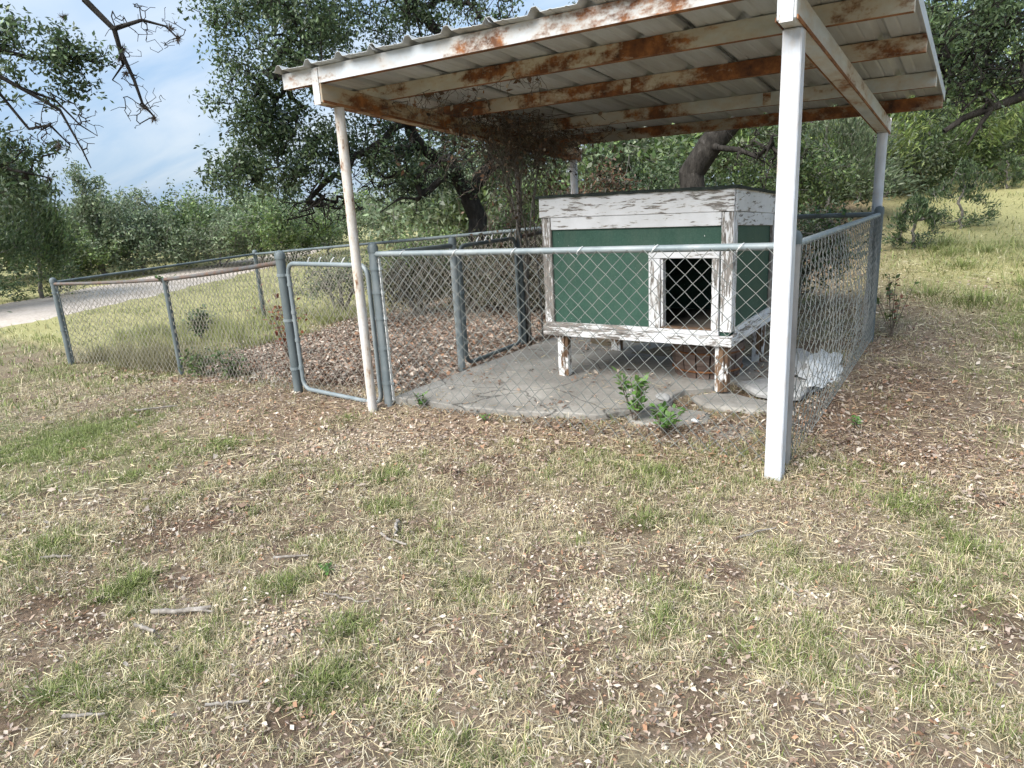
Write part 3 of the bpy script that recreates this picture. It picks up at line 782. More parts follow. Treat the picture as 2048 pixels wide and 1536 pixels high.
# broken concrete and pale stones in the pen
def chunk(name, poly, z0, z1, mat, label, cat, tilt=(0, 0), jit=.008, sub=0, group=None):
    cx = sum(p[0] for p in poly) / len(poly); cy = sum(p[1] for p in poly) / len(poly)
    m = MB(); n = len(poly)
    P = [(x - cx, y - cy) for x, y in poly]
    top = [(x * .93 + random.uniform(-jit, jit), y * .93 + random.uniform(-jit, jit)) for x, y in P]
    V = [(x, y, z0) for x, y in P] + [(x * 1.02, y * 1.02, (z0 + z1) / 2 + random.uniform(-jit, jit)) for x, y in P] + [(x, y, z1 + random.uniform(-jit, jit) * .4) for x, y in top]
    F = [tuple(reversed(range(n)))] + [(i, (i + 1) % n, n + (i + 1) % n, n + i) for i in range(n)] + [(n + i, n + (i + 1) % n, 2 * n + (i + 1) % n, 2 * n + i) for i in range(n)] + [tuple(range(2 * n, 3 * n))]
    o = m.add(V, F).build(name, mat)
    o.location = (cx, cy, 0); o.rotation_euler = (tilt[0], tilt[1], 0)
    return tag(o, label, cat, group)
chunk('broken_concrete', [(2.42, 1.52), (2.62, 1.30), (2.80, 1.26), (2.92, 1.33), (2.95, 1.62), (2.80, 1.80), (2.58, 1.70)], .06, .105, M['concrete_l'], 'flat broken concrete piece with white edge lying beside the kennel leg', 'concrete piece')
chunk('broken_concrete', [(1.90, .62), (2.02, .44), (2.28, .52), (2.50, .66), (2.42, .86), (2.10, .90)], .0, .045, M['concrete'], 'thin cracked concrete piece half buried in front of the kennel', 'concrete piece')
chunk('broken_concrete', [(2.18, 1.16), (2.36, .98), (2.72, .98), (2.95, 1.06), (2.90, 1.22), (2.60, 1.26), (2.36, 1.36)], .0, .062, M['concrete'], 'long cracked concrete strip in front of the right kennel leg', 'concrete piece')
chunk('broken_concrete', [(2.45, .50), (2.62, .42), (2.84, .50), (2.86, .66), (2.60, .72)], -.02, .035, M['concrete'], 'small grey concrete piece beside the square white post', 'concrete piece')
# one slab in two pieces; the white one has sunlight put into its colour
def rock(name, c, rad, mat, label, seed, n=3, rough=.25, cat='rock', tilt=(0, 0, 0)):
    import bmesh
    bm = bmesh.new(); bmesh.ops.create_icosphere(bm, subdivisions=n, radius=1)
    lr = np.random.default_rng(seed)
    cuts = [(lr.normal(size=3), lr.uniform(.45, .9)) for _ in range(9)]
    for v in bm.verts:
        p = np.array(v.co)
        for nn, dd in cuts:
            nn = nn / np.linalg.norm(nn); e = p @ nn - dd
            if e > 0: p = p - nn * e * .9
        p = p * (1 + rough * (fbm(np.array([p[0] * 4 + seed]), np.array([p[1] * 4 + p[2] * 3.7]), seed, 3)[0] - .5))
        v.co = p * np.array(rad)
    me = bpy.data.meshes.new(name); bm.to_mesh(me); bm.free(); me.materials.append(mat)
    o = bpy.data.objects.new(name, me); COL.objects.link(o); o.location = c; o.rotation_euler = tilt
    return tag(o, label, cat)
rock('lit_slab_part', (2.93, 2.22, .09), (.15, .72, .075), M['chalk_and_lit_slab'], 'rough outer part of the slab inside the side fence, painted white as sunlit', 3, 5, .8, tilt=(0, .30, .04))
rock('concrete_block', (2.68, 2.30, .10), (.20, .62, .055), M['concrete_l'], 'grey part of the concrete slab in the pen beside its painted sunlit part', 5, 3, .15, 'concrete piece', tilt=(0, .10, .02))
rock('stone', (2.40, .62, .05), (.032, .028, .02), M['chalk_and_lit_slab'], 'small white stone on the ground before the square post', 8, 2, .2)
rock('stone', (2.05, .93, .09), (.06, .05, .035), M['concrete_l'], 'pale grey stone on the slab in front of the door', 9, 2, .3)

# ------------------------------------------------------------------ loose ground cover
AZ0 = math.atan2(FWD[1], FWD[0])
def scatter(n, r0, r1, power=1.0, half=0.86, seed=0):
    """random ground points around the viewpoint, denser close by"""
    lr = np.random.default_rng(seed)
    t = lr.random(n)
    r = (r0 ** power + t * (r1 ** power - r0 ** power)) ** (1 / power)
    a = AZ0 + lr.uniform(-half, half, n)
    return CAM[0] + r * np.cos(a), CAM[1] + r * np.sin(a), r, lr
SLAB = np.array(edge)
def on_slab(x, y):
    ins = np.zeros(x.shape, bool); n = len(SLAB)
    for i in range(n):
        x0, y0 = SLAB[i]; x1, y1 = SLAB[(i + 1) % n]
        c = ((y0 > y) != (y1 > y)) & (x < (x1 - x0) * (y - y0) / (y1 - y0 + 1e-12) + x0); ins ^= c
    return ins
def in_road(x, y):
    a = np.interp(y, [p[1] for p in near], [p[0] for p in near]); b = np.interp(y, [p[1] for p in farr], [p[0] for p in farr])
    return (x < a) & (x > b)

def blades(name, x, y, h, wd, lean, az, cb, ct, mat, label, cat, lr, zoff=None):
    n = len(x); z = gz(x, y) + (0 if zoff is None else zoff)
    base = np.stack([x, y, z], -1)
    dirv = np.stack([np.cos(az), np.sin(az), np.zeros(n)], -1)
    fa = az + np.pi / 2 + lr.normal(0, .5, n)
    side = np.stack([np.cos(fa), np.sin(fa), np.zeros(n)], -1) * wd[:, None] * .5
    up = np.array([0, 0, 1.0])
    mid = base + dirv * (h * np.sin(lean) * .42)[:, None] + up * (h * np.cos(lean) * .6)[:, None]
    l2 = np.clip(lean * 1.7, 0, 1.65)
    tip = mid + dirv * (h * np.sin(l2) * .5)[:, None] + up * (h * np.cos(l2) * .5)[:, None]
    V = np.stack([base - side, base + side, mid + side * .8, mid - side * .8, tip], 1).reshape(-1, 3)
    o = np.arange(n)[:, None] * 5
    F = np.concatenate([o + np.array([[0, 1, 2]]), o + np.array([[0, 2, 3]]), o + np.array([[3, 2, 4]])])
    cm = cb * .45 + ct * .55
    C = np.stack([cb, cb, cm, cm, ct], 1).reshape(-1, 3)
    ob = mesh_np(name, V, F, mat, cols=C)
    return tag(ob, label, cat, kind='stuff')

STRAW = 1.28 * np.array([(.47, .40, .245), (.40, .33, .20), (.53, .47, .32), (.33, .27, .165), (.43, .385, .28)])
GRN = np.array([(.16, .205, .055), (.20, .245, .07), (.27, .295, .105), (.125, .165, .045), (.24, .255, .12)])
def pick(P, n, lr, j=.14): return P[lr.integers(0, len(P), n)] * (1 + lr.normal(0, j, (n, 1)))

# short turf: tufts of blades
def turf(ntuft, per, r0, r1, power, seed, hs, ws, name, label, spread=.02):
    x, y, r, lr = scatter(ntuft, r0, r1, power, seed=seed)
    m = masks(x, y)
    dens = np.clip(0.62 + 0.5 * m['green'] + .35 * sstep(.4, .65, m['n1']), 0, 1) * (1 - .88 * m['bare']) * (1 - .86 * m['litter']) * (1 - .7 * m['grav'])
    n4 = fbm(x * 9, y * 9, 61, 2)
    dens = dens * (1 - .97 * m['yard']) * (1 - .75 * sstep(.50, .36, n4) * (r < 7))
    keep = (lr.random(ntuft) < dens) & ~on_slab(x, y) & ~in_road(x, y)
    x, y, g = x[keep], y[keep], m['green'][keep]
    mead = m['meadow'][keep]
    nb = np.maximum(3, (per * (0.55 + .8 * g) * lr.uniform(.5, 1.5, len(x))).astype(int))
    ti = np.repeat(np.arange(len(x)), nb); n = len(ti)
    tg = np.clip(g + lr.normal(0, .16, len(x)), 0, 1)
    bx = x[ti] + lr.normal(0, spread, n); by = y[ti] + lr.normal(0, spread, n)
    big = lr.uniform(.55, 1.3, len(x)) * (1 + .3 * g + .35 * mead)
    h = hs * big[ti] * lr.uniform(.5, 1.3, n); wd = ws * lr.uniform(.7, 1.35, n)
    lean = np.clip(lr.uniform(.25, 1.4, n) * (1 - .12 * tg[ti]), .05, 1.45)
    az = lr.uniform(0, 6.2832, n)
    isg = lr.random(n) < np.clip(tg[ti] * 1.05, .04, .92)
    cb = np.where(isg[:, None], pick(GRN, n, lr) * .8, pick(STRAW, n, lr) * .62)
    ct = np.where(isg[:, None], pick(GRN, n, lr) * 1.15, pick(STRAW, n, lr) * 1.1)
    tint = np.clip(lr.normal(1.0, .22, len(x)), .55, 1.5)[ti][:, None]; ct = ct * tint; cb = cb * tint
    mg = mead[ti][:, None] * lr.uniform(.3, .9, (n, 1))
    ct = ct * (1 - mg) + mg * np.array((.34, .37, .14)); cb = cb * (1 - mg) + mg * np.array((.19, .22, .075))
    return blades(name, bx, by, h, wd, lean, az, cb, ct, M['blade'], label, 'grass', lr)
turf(16000, 24, .9, 4.4, 1.6, 101, .043, .0026, 'lawn_grass', 'short straw and green lawn grass in the foreground', .017)
turf(36000, 9, 3.6, 12, 1.4, 102, .044, .0040, 'lawn_grass', 'short straw and green lawn grass around the pen', .04)
turf(22000, 9, 8.5, 45, 1.05, 103, .085, .012, 'meadow_grass', 'tall dry meadow grass on the slope and beyond the road', .12)
# green clumps standing out of the lawn
def clumps(L, name, label, seed, hs, ws, per, spread, cols, lean=.6):
    lr = np.random.default_rng(seed); X = []; Y = []; A = []; K = []
    for bx, by, r, a in L:
        n = int(per * a * r / .16)
        ang = lr.uniform(0, 6.283, n); rr = np.abs(lr.normal(0, spread * r / .16, n))
        X.append(bx + rr * np.cos(ang)); Y.append(by + rr * np.sin(ang)); A.append(ang); K.append(rr)
    X = np.concatenate(X); Y = np.concatenate(Y); A = np.concatenate(A); n = len(X)
    ln = np.clip(lr.normal(lean, .3, n), .05, 1.4)
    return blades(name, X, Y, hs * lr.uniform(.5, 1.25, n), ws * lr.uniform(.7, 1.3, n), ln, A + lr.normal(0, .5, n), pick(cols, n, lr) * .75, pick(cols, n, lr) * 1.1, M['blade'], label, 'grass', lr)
small = [b for b in GREEN if b[2] < .3]
clumps(small, 'grass_clump', 'fresh green grass clumps scattered over the dry lawn', 201, .068, .0032, 170, .075, GRN, .9)
lr_ = np.random.default_rng(5)
px_ = [(lr_.uniform(3.3, 6), lr_.uniform(3.6, 8), .3, .9) for _ in range(26)]
clumps(px_, 'grass_clump', 'long green grass tussocks beside the back right fence post', 202, .15, .006, 150, .12, GRN * 1.1, .8)
px_ = [(lr_.uniform(-7.0, -4.4), lr_.uniform(1.1, 1.7), .2, .8) for _ in range(40)]
clumps(px_, 'grass_clump', 'tall dry grass along the inside of the left yard fence', 203, .30, .005, 90, .1, np.array([(.30, .27, .16), (.24, .22, .11), (.36, .32, .21), (.17, .17, .07)]), .4)
px_ = [(lr_.uniform(-8.5, -4.8), lr_.uniform(2.2, 5.5), .25, .8) for _ in range(70)]
clumps(px_, 'grass_clump', 'yellow green tall grass at the far end of the yard', 204, .24, .008, 80, .12, np.array([(.30, .32, .13), (.22, .26, .09), (.38, .36, .18)]), .5)

big_ = [b for b in GREEN if b[2] >= .3]
px_ = []
for bx, by, r, am in big_:
    for _ in range(int(150 * am * r * r / .25)):
        an, rr = lr_.uniform(0, 6.283), abs(lr_.normal(0, r * .6)); qx, qy = bx + rr * math.cos(an), by + rr * math.sin(an)
        if fbm(np.array([qx * 2.6]), np.array([qy * 2.6]), 71, 3)[0] > .44 and not on_slab(np.array([qx]), np.array([qy]))[0]: px_.append((qx, qy, .16, lr_.uniform(.4, 1)))
clumps(px_, 'grass_clump', 'short green turf patches at the left of the lawn and below the square post', 205, .05, .0034, 34, .055, GRN * 1.05, .85)

# flat straw
def straw(n, r0, r1, power, seed, ln, ws, lab):
    x, y, r, lr = scatter(n, r0, r1, power, seed=seed); m = masks(x, y)
    keep = (lr.random(n) < np.clip(.55 + .5 * m['litter'] - .45 * m['bare'], 0, 1)) & (~on_slab(x, y) | (lr.random(n) < .10)) & ~in_road(x, y)
    x, y = x[keep], y[keep]; n = len(x); sl = on_slab(x, y)
    z = np.maximum(gz(x, y) + .004, np.where(sl, .079, -9)) + lr.random(n) * .014
    a = lr.uniform(0, 6.283, n); L = ln * lr.uniform(.4, 1.3, n); w_ = ws * lr.uniform(.7, 1.4, n)
    d = np.stack([np.cos(a), np.sin(a), lr.normal(0, .16, n)], -1) * L[:, None] * .5
    s = np.stack([-np.sin(a), np.cos(a), lr.normal(0, .5, n)], -1) * w_[:, None] * .5
    c = np.stack([x, y, z], -1)
    V = np.stack([c - d - s, c - d + s, c + d + s, c + d - s], 1).reshape(-1, 3)
    V[:, 2] = np.maximum(V[:, 2], np.repeat(z, 4) - .012)
    lt = m['litter'][keep][:, None]
    C = pick(STRAW, n, lr) * (1 - lt) + lt * pick(np.array([(.36, .235, .14), (.28, .165, .10), (.44, .33, .22), (.17, .105, .07)]), n, lr)
    tag(mesh_np('dry_straw', V, np.arange(n * 4).reshape(-1, 4), M['blade'], cols=np.repeat(C, 4, 0)), lab, 'straw', kind='stuff')
straw(60000, .9, 4.5, 1.6, 301, .052, .0019, 'dry straw lying flat on the foreground soil')
straw(70000, 3.8, 11, 1.4, 302, .075, .0034, 'dry straw and needles lying around the pen')

# dead oak leaves
DEAD = 1.0 * np.array([(.34, .255, .195), (.21, .15, .115), (.42, .345, .275), (.125, .085, .065), (.50, .43, .355), (.29, .20, .145), (.28, .225, .185), (.31, .18, .11)])
def litter(n, r0, r1, power, seed, ln, lab, inyard=False, area=None):
    if area is None:
        x, y, r, lr = scatter(n, r0, r1, power, seed=seed)
    else:
        lr = np.random.default_rng(seed); x = lr.uniform(area[0], area[1], n); y = lr.uniform(area[2], area[3], n)
    m = masks(x, y); sl = on_slab(x, y)
    pr = np.clip(.32 + .75 * m['litter'] + .35 * m['bare'] - .4 * m['green'] - .3 * m['meadow'] - .2 * sstep(-.3, -1.6, x) * sstep(.2, -.6, y), .03, 1)
    edgeb = np.clip(fbm(x * 2.2, y * 2.2, 77, 3) * 2.6 - 1.15, 0.03, .8)
    pr = np.where(sl, edgeb * .55, pr)
    keep = (lr.random(n) < pr) & ~in_road(x, y)
    x, y, sl = x[keep], y[keep], sl[keep]; n = len(x)
    z = np.maximum(gz(x, y) + .004, np.where(sl, .080, -9)) + lr.random(n) * (.022 + .02 * m['yard'][keep])
    a = lr.uniform(0, 6.283, n); L = ln * np.clip(lr.lognormal(-.12, .33, n), .3, 1.6); w_ = L * lr.uniform(.25, .62, n)
    tl = lr.normal(0, .3, n); rl = lr.normal(0, .45, n)
    d = np.stack([np.cos(a), np.sin(a), tl], -1); s = np.stack([-np.sin(a), np.cos(a), rl], -1)
    c = np.stack([x, y, z], -1); u = np.array([0, 0, 1.0]) * (L * lr.uniform(-.02, .2, n))[:, None]
    V = np.stack([c - d * (L * .5)[:, None], c - s * (w_ * .5)[:, None] + u, c + d * (L * .5)[:, None], c + s * (w_ * .5)[:, None] + u], 1).reshape(-1, 3)
    V[:, 2] = np.maximum(V[:, 2], np.repeat(z, 4) - .01)
    o = np.arange(n)[:, None] * 4
    F = np.concatenate([o + np.array([[0, 1, 2]]), o + np.array([[0, 2, 3]])])
    tag(mesh_np('dead_leaves', V, F, M['dead_leaf'], cols=np.repeat(pick(DEAD, n, lr, .2), 4, 0)), lab, 'leaf litter', kind='stuff')
litter(90000, .9, 4.6, 1.6, 401, .018, 'small dead oak leaves among the foreground grass')
litter(60000, 3.8, 10, 1.4, 402, .034, 'dead oak leaves drifted around the pen and over the slab edge')
litter(70000, 0, 0, 1, 403, .052, 'thick dead oak leaves covering the fenced left yard', area=(-6.2, .1, .5, 6.5))

# loose gravel
lr = np.random.default_rng(55)
GX = []; GY = []; GS = []
for bx, by, r, a in GRAV:
    n = int(520 * a * r / .3); GX.append(bx + lr.normal(0, r * .6, n)); GY.append(by + lr.normal(0, r * .6, n)); GS.append(lr.uniform(.004, .011, n))
n = 900; gx_, gy_, _, _ = scatter(n, 1, 5.5, 1.5, seed=56); GX.append(gx_); GY.append(gy_); GS.append(lr.uniform(.004, .012, n))
GX = np.concatenate(GX); GY = np.concatenate(GY); GS = np.concatenate(GS); n = len(GX)
k = ~on_slab(GX, GY); GX, GY, GS = GX[k], GY[k], GS[k]; n = len(GX)
oct_ = np.array([(1, 0, 0), (0, 1, 0), (-1, 0, 0), (0, -1, 0), (0, 0, .8), (0, 0, -.8)], float)
of = np.array([(0, 1, 4), (1, 2, 4), (2, 3, 4), (3, 0, 4), (1, 0, 5), (2, 1, 5), (3, 2, 5), (0, 3, 5)])
ra = lr.uniform(0, 6.28, n); ca, sa = np.cos(ra), np.sin(ra)
ov = oct_[None] * (GS[:, None, None] * lr.uniform(.6, 1.4, (n, 6, 1)))
ov = np.stack([ov[..., 0] * ca[:, None] - ov[..., 1] * sa[:, None], ov[..., 0] * sa[:, None] + ov[..., 1] * ca[:, None], ov[..., 2]], -1)
ov = ov + np.stack([GX, GY, gz(GX, GY) + .006], -1)[:, None]
gc = pick(np.array([(.50, .42, .32), (.42, .33, .24), (.60, .53, .43), (.36, .27, .20)]), n, lr)
tag(mesh_np('loose_gravel', ov.reshape(-1, 3), (np.arange(n)[:, None, None] * 6 + of[None]).reshape(-1, 3), M['stone'], cols=np.repeat(gc, 6, 0)), 'loose pale gravel and chips on the soil', 'gravel', kind='stuff')

# fallen sticks
def stick(a, b, r, label, seed, fork=None):
    lr = np.random.default_rng(seed); a = np.array(a); b = np.array(b); m = 9; P = []
    dn = np.array([-(b - a)[1], (b - a)[0]])
    for k in range(m):
        t = k / (m - 1); q_ = a + (b - a) * t + dn * lr.normal(0, .025)
        P.append((q_[0], q_[1], float(gz(q_[0], q_[1])) + r + .012 + lr.uniform(0, .004)))
    mb = MB().tube(P, [r * (1 - .35 * k / (m - 1)) * lr.uniform(.85, 1.15) for k in range(m)], 8)
    if fork:
        s = np.array(P[fork[0]]); e = s + np.array(fork[1]); mb.tube([s, (s + e) / 2 + lr.normal(0, .004, 3), e], [r * .6, r * .5, r * .3], 6)
    return tag(mb.build('fallen_stick', M['stick'], smooth=True), label, 'stick', 'fallen sticks on the lawn')
stick((1.22, -2.49), (1.42, -2.35), .012, 'thick pale fallen stick at left, longest of the sticks on the lawn', 1, (5, (.12, .03, .012)))
stick((1.24, -2.57), (1.36, -2.56), .009, 'short pale stick just below the longest fallen stick', 2)
stick((1.60, -1.56), (1.79, -1.58), .007, 'thin grey stick lying left of the middle of the lawn', 3)
stick((1.57, -1.40), (1.68, -1.53), .009, 'dark stick pointing at the viewer left of the middle of the lawn', 4)
stick((1.93, -2.71), (2.05, -2.63), .006, 'thin twig near the bottom edge left of centre', 5, (4, (.05, -.03, .01)))
stick((-2.46, -.58), (-2.12, -.36), .010, 'dark stick on the soil in front of the left yard fence', 6)
stick((1.30, -1.95), (1.44, -1.86), .007, 'short twig beside the bare brown soil patch', 7)
stick((3.10, -.80), (3.22, -.62), .006, 'dark twig on the lawn below the square white post', 8)
stick((3.34, -1.10), (3.44, -1.17), .005, 'small dark twig beside the pale gravel spot at right', 9)
stick((.28, -2.50), (.40, -2.42), .008, 'pale stick near the left edge of the lawn', 10)
stick((1.55, -2.98), (1.66, -2.90), .007, 'pale twig in the bottom left corner of the lawn', 11)
stick((1.75, -2.05), (1.98, -2.01), .0045, 'thin straight twig between green clumps left of centre', 12)

# ------------------------------------------------------------------ plants
def tubes_np(P0, P1, R0, R1, n):
    d = P1 - P0; d = d / (np.linalg.norm(d, axis=1, keepdims=True) + 1e-9)
    ref = np.where(np.abs(d[:, 2:3]) < .9, np.array([[0, 0, 1.0]]), np.array([[1.0, 0, 0]]))
    a = np.cross(d, ref); a /= (np.linalg.norm(a, axis=1, keepdims=True) + 1e-9); b = np.cross(d, a)
    V = []
    for P, R in ((P0 - d * R0[:, None] * .3, R0), (P1 + d * R1[:, None] * .3, R1)):
        for k in range(n):
            an = 2 * math.pi * k / n
            V.append(P + R[:, None] * (math.cos(an) * a + math.sin(an) * b))
    V = np.stack(V, 1); m = len(P0); o = np.arange(m)[:, None] * 2 * n
    F = np.concatenate([o + np.array([[k, (k + 1) % n, n + (k + 1) % n, n + k]]) for k in range(n)])
    return V.reshape(-1, 3), F

def leaf_quads(c, size, asp, lr, up=.35, dirs=None, dj=.8):
    n = len(c)
    d = lr.normal(0, 1, (n, 3)) if dirs is None else dirs + lr.normal(0, dj, (n, 3))
    d /= (np.linalg.norm(d, axis=1, keepdims=True) + 1e-9)
    nn = lr.normal(0, 1, (n, 3)); nn[:, 2] += up * 3
    s = np.cross(d, nn); s /= (np.linalg.norm(s, axis=1, keepdims=True) + 1e-9)
    L = (size * lr.uniform(.65, 1.25, n))[:, None]; w_ = L * asp
    return np.stack([c - d * L * .5, c + s * w_ * .5 - d * L * .05, c + d * L * .5, c - s * w_ * .5 - d * L * .05], 1).reshape(-1, 3)

class Skel:
    def __init__(s, lr, cap=40000):
        s.lr = lr; s.P = np.zeros((cap, 3)); s.par = np.full(cap, -1); s.n = 0; s.rmin = np.zeros(cap)
    def node(s, p, par, r=0.0):
        s.P[s.n] = p; s.par[s.n] = par; s.rmin[s.n] = r; s.n += 1; return s.n - 1
    def limb(s, pts, r0=0, r1=0, par=None, seg=.22, wig=.03):
        pts = np.array(pts, float)
        if par is None and s.n: par = int(np.argmin(((s.P[:s.n] - pts[0]) ** 2).sum(1)))
        last = par if par is not None else -1
        tot = sum(np.linalg.norm(pts[i + 1] - pts[i]) for i in range(len(pts) - 1)); run = 0
        if last == -1: last = s.node(pts[0], -1, r0)
        for i in range(len(pts) - 1):
            L = np.linalg.norm(pts[i + 1] - pts[i]); k = max(1, int(L / seg))
            for j in range(1, k + 1):
                p = pts[i] + (pts[i + 1] - pts[i]) * j / k + (s.lr.normal(0, wig, 3) if j < k else 0)
                run += L / k; last = s.node(p, last, r0 + (r1 - r0) * run / tot)
        return last
    def attach(s, targets, seg=.22, wig=.05, droop=0.0, first=0):
        targets = np.asarray(targets)
        d0 = np.array([((s.P[first:s.n] - t) ** 2).sum(1).min() for t in targets])
        tips = []
        for t in targets[np.argsort(d0)]:
            i = first + int(np.argmin(((s.P[first:s.n] - t) ** 2).sum(1))); a = s.P[i].copy(); L = np.linalg.norm(t - a)
            k = max(2, int(L / seg)); last = i
            bend = s.lr.normal(0, .10, 3) * L
            for j in range(1, k + 1):
                f = j / k
                p = a + (t - a) * f + bend * math.sin(math.pi * f) + (s.lr.normal(0, wig, 3) if j < k else 0)
                p[2] -= droop * f * f * L
                last = s.node(p, last)
            tips.append(last)
        return tips
    def radii(s, tip_r, expo=.5):
        cnt = np.zeros(s.n); ch = np.zeros(s.n)
        for i in range(s.n):
            if s.par[i] >= 0: ch[s.par[i]] += 1
        cnt[ch == 0] = 1
        for i in range(s.n - 1, 0, -1):
            if s.par[i] >= 0: cnt[s.par[i]] += cnt[i]
        return np.maximum(tip_r * cnt ** expo, s.rmin[:s.n])
    def mesh(s, name, mat, parent, tip_r=.004, expo=.5):
        R = s.radii(tip_r, expo); i = np.arange(s.n)[s.par[:s.n] >= 0]; p = s.par[i]
        R0 = np.minimum(R[p], R[i] * 1.5 + .002); out_v = []; out_f = []; off = 0
        for sel, n in ((R[i] > .03, 8), ((R[i] <= .03) & (R[i] > .009), 5), (R[i] <= .009, 3)):
            if sel.sum() == 0: continue
            V, F = tubes_np(s.P[p[sel]], s.P[i[sel]], R0[sel], R[i[sel]], n)
            Q = F if F.shape[1] == 4 else F
            out_v.append(V); out_f.append(Q + off); off += len(V)
        return mesh_np(name, np.concatenate(out_v), np.concatenate(out_f), mat, parent, smooth=True)

def blob_pts(lr, B, n):
    """points spread through a list of ellipsoids (cx,cy,cz,rx,ry,rz,weight)"""
    B = np.array(B, float); wts = B[:, 6] / B[:, 6].sum(); k = lr.choice(len(B), n, p=wts)
    v = lr.normal(0, 1, (n, 3)); v /= np.linalg.norm(v, axis=1, keepdims=True); v *= (lr.random((n, 1)) ** .42)
    return B[k, :3] + v * B[k, 3:6]

OAK = 1.45 * np.array([(.035, .058, .022), (.050, .080, .030), (.075, .105, .045), (.028, .045, .018), (.095, .125, .062), (.060, .085, .045)])
CEDAR = 1.5 * np.array([(.050, .080, .026), (.075, .110, .034), (.10, .135, .045), (.038, .060, .022), (.085, .10, .05)])
PALE = 1.6 * np.array([(.085, .115, .060), (.11, .14, .075), (.065, .092, .045), (.13, .15, .09), (.09, .105, .065)])
YEL = 1.4 * np.array([(.13, .17, .05), (.10, .14, .04), (.17, .20, .07), (.07, .10, .03)])

def oak(name, label, trunk, limbs, B, ntip, nleaf, seed, pal=OAK, lsize=.055, lspread=.16, tip_r=.0045, bark='bark', wig=.05, bare=0, bareB=None, group=None, cat='tree', asp=.42, seg=.22, droop=.03):
    lr = np.random.default_rng(seed); base = trunk[0][0]
    t = thing(name, label, cat, group)
    sk = Skel(lr)
    for k, (pts, r0, r1) in enumerate([trunk] + limbs):
        sk.limb(pts, r0, r1, par=None, wig=(.02 + .01 * k) if seg < .2 else .075)
    tips = sk.attach(blob_pts(lr, B, ntip), seg, wig, droop)
    if bare: sk.attach(blob_pts(lr, bareB or B, bare), seg * .8, wig * 1.3, droop)
    sk.mesh('trunk', M[bark], t, tip_r)
    # leaves round the last nodes of each twig
    src = []
    for tp in tips:
        i = tp
        for _ in range(3):
            src.append(i); i = sk.par[i]
            if i < 0: break
    src = np.array(src); k = src[lr.integers(0, len(src), nleaf)]
    # clumped offsets
    cl = lr.normal(0, lspread * .6, (sk.n, 3))[k]
    c = sk.P[k] + cl + lr.normal(0, lspread * .62, (nleaf, 3))
    V = leaf_quads(c, lsize, asp, lr)
    shade = lr.normal(1, .22, sk.n)[k][:, None]
    C = pick(pal, nleaf, lr, .16) * np.clip(shade, .5, 1.6)
    mesh_np('crown', V, np.arange(nleaf * 4).reshape(-1, 4), M['leaf'], t, cols=np.repeat(C, 4, 0))
    return t

def cedar(name, label, base, h, rad, n, seed, pal=CEDAR, group=None, size=.12, low=.0, open_=0.0, cat='tree'):
    """juniper: many short upright sprays on a bushy cone"""
    lr = np.random.default_rng(seed); t = thing(name, label, cat, group, loc=base)
    nb = 80
    sk = Skel(lr); sk.limb([(0, 0, -.1), (lr.normal(0, .05) * h, lr.normal(0, .05) * h, h * .5), (lr.normal(0, .06) * h, lr.normal(0, .06) * h, h * .93)], .035 * h / 2, .01, wig=.02, seg=.15 * h / 2)
    zz = low + (1 - low) * lr.random(nb) ** .9; an = lr.uniform(0, 6.283, nb)
    prof = np.sin(np.clip(zz * .92 + .14, 0, 1) * math.pi) ** .6 * (1.0 - .35 * zz)
    rr = rad * prof * lr.uniform(.55, 1.15, nb)
    T = np.stack([rr * np.cos(an), rr * np.sin(an), zz * h + rr * .25], -1)
    tips = sk.attach(T, .18 * h / 2, .03 * h / 2)
    sk.mesh('trunk', M['bark_grey'], t, .004)
    src = []
    for tp in tips:
        i = tp
        for _ in range(4):
            src.append(i); i = sk.par[i]
            if i < 0: break
    src = np.array(src); k = src[lr.integers(0, len(src), n)]
    c = sk.P[k] + lr.normal(0, .12 * h / 2.2, (sk.n, 3))[k] * .6 + lr.normal(0, .085 * h / 2.2, (n, 3))
    dr = c - np.array([0, 0, h * .25]); dr /= (np.linalg.norm(dr, axis=1, keepdims=True) + 1e-9); dr[:, 2] += .5
    V = leaf_quads(c, size, .26, lr, dirs=dr, dj=.5)
    C = pick(pal, n, lr, .16) * np.clip(lr.normal(1, .25, sk.n)[k][:, None], .5, 1.7)
    mesh_np('crown', V, np.arange(n * 4).reshape(-1, 4), M['leaf'], t, cols=np.repeat(C, 4, 0))
    return t

def copy_tree(o, loc, rz, sc, label=None, group=None):
    c = o.copy(); COL.objects.link(c); c.location = loc; c.rotation_euler = (0, 0, rz); c.scale = sc
    if label: c['label'] = label
    if group: c['group'] = group
    for ch in list(o.children):
        d = ch.copy(); COL.objects.link(d); d.parent = c
    return c

def G(x, y, dz=0): return (x, y, float(gz(x, y)) + dz)

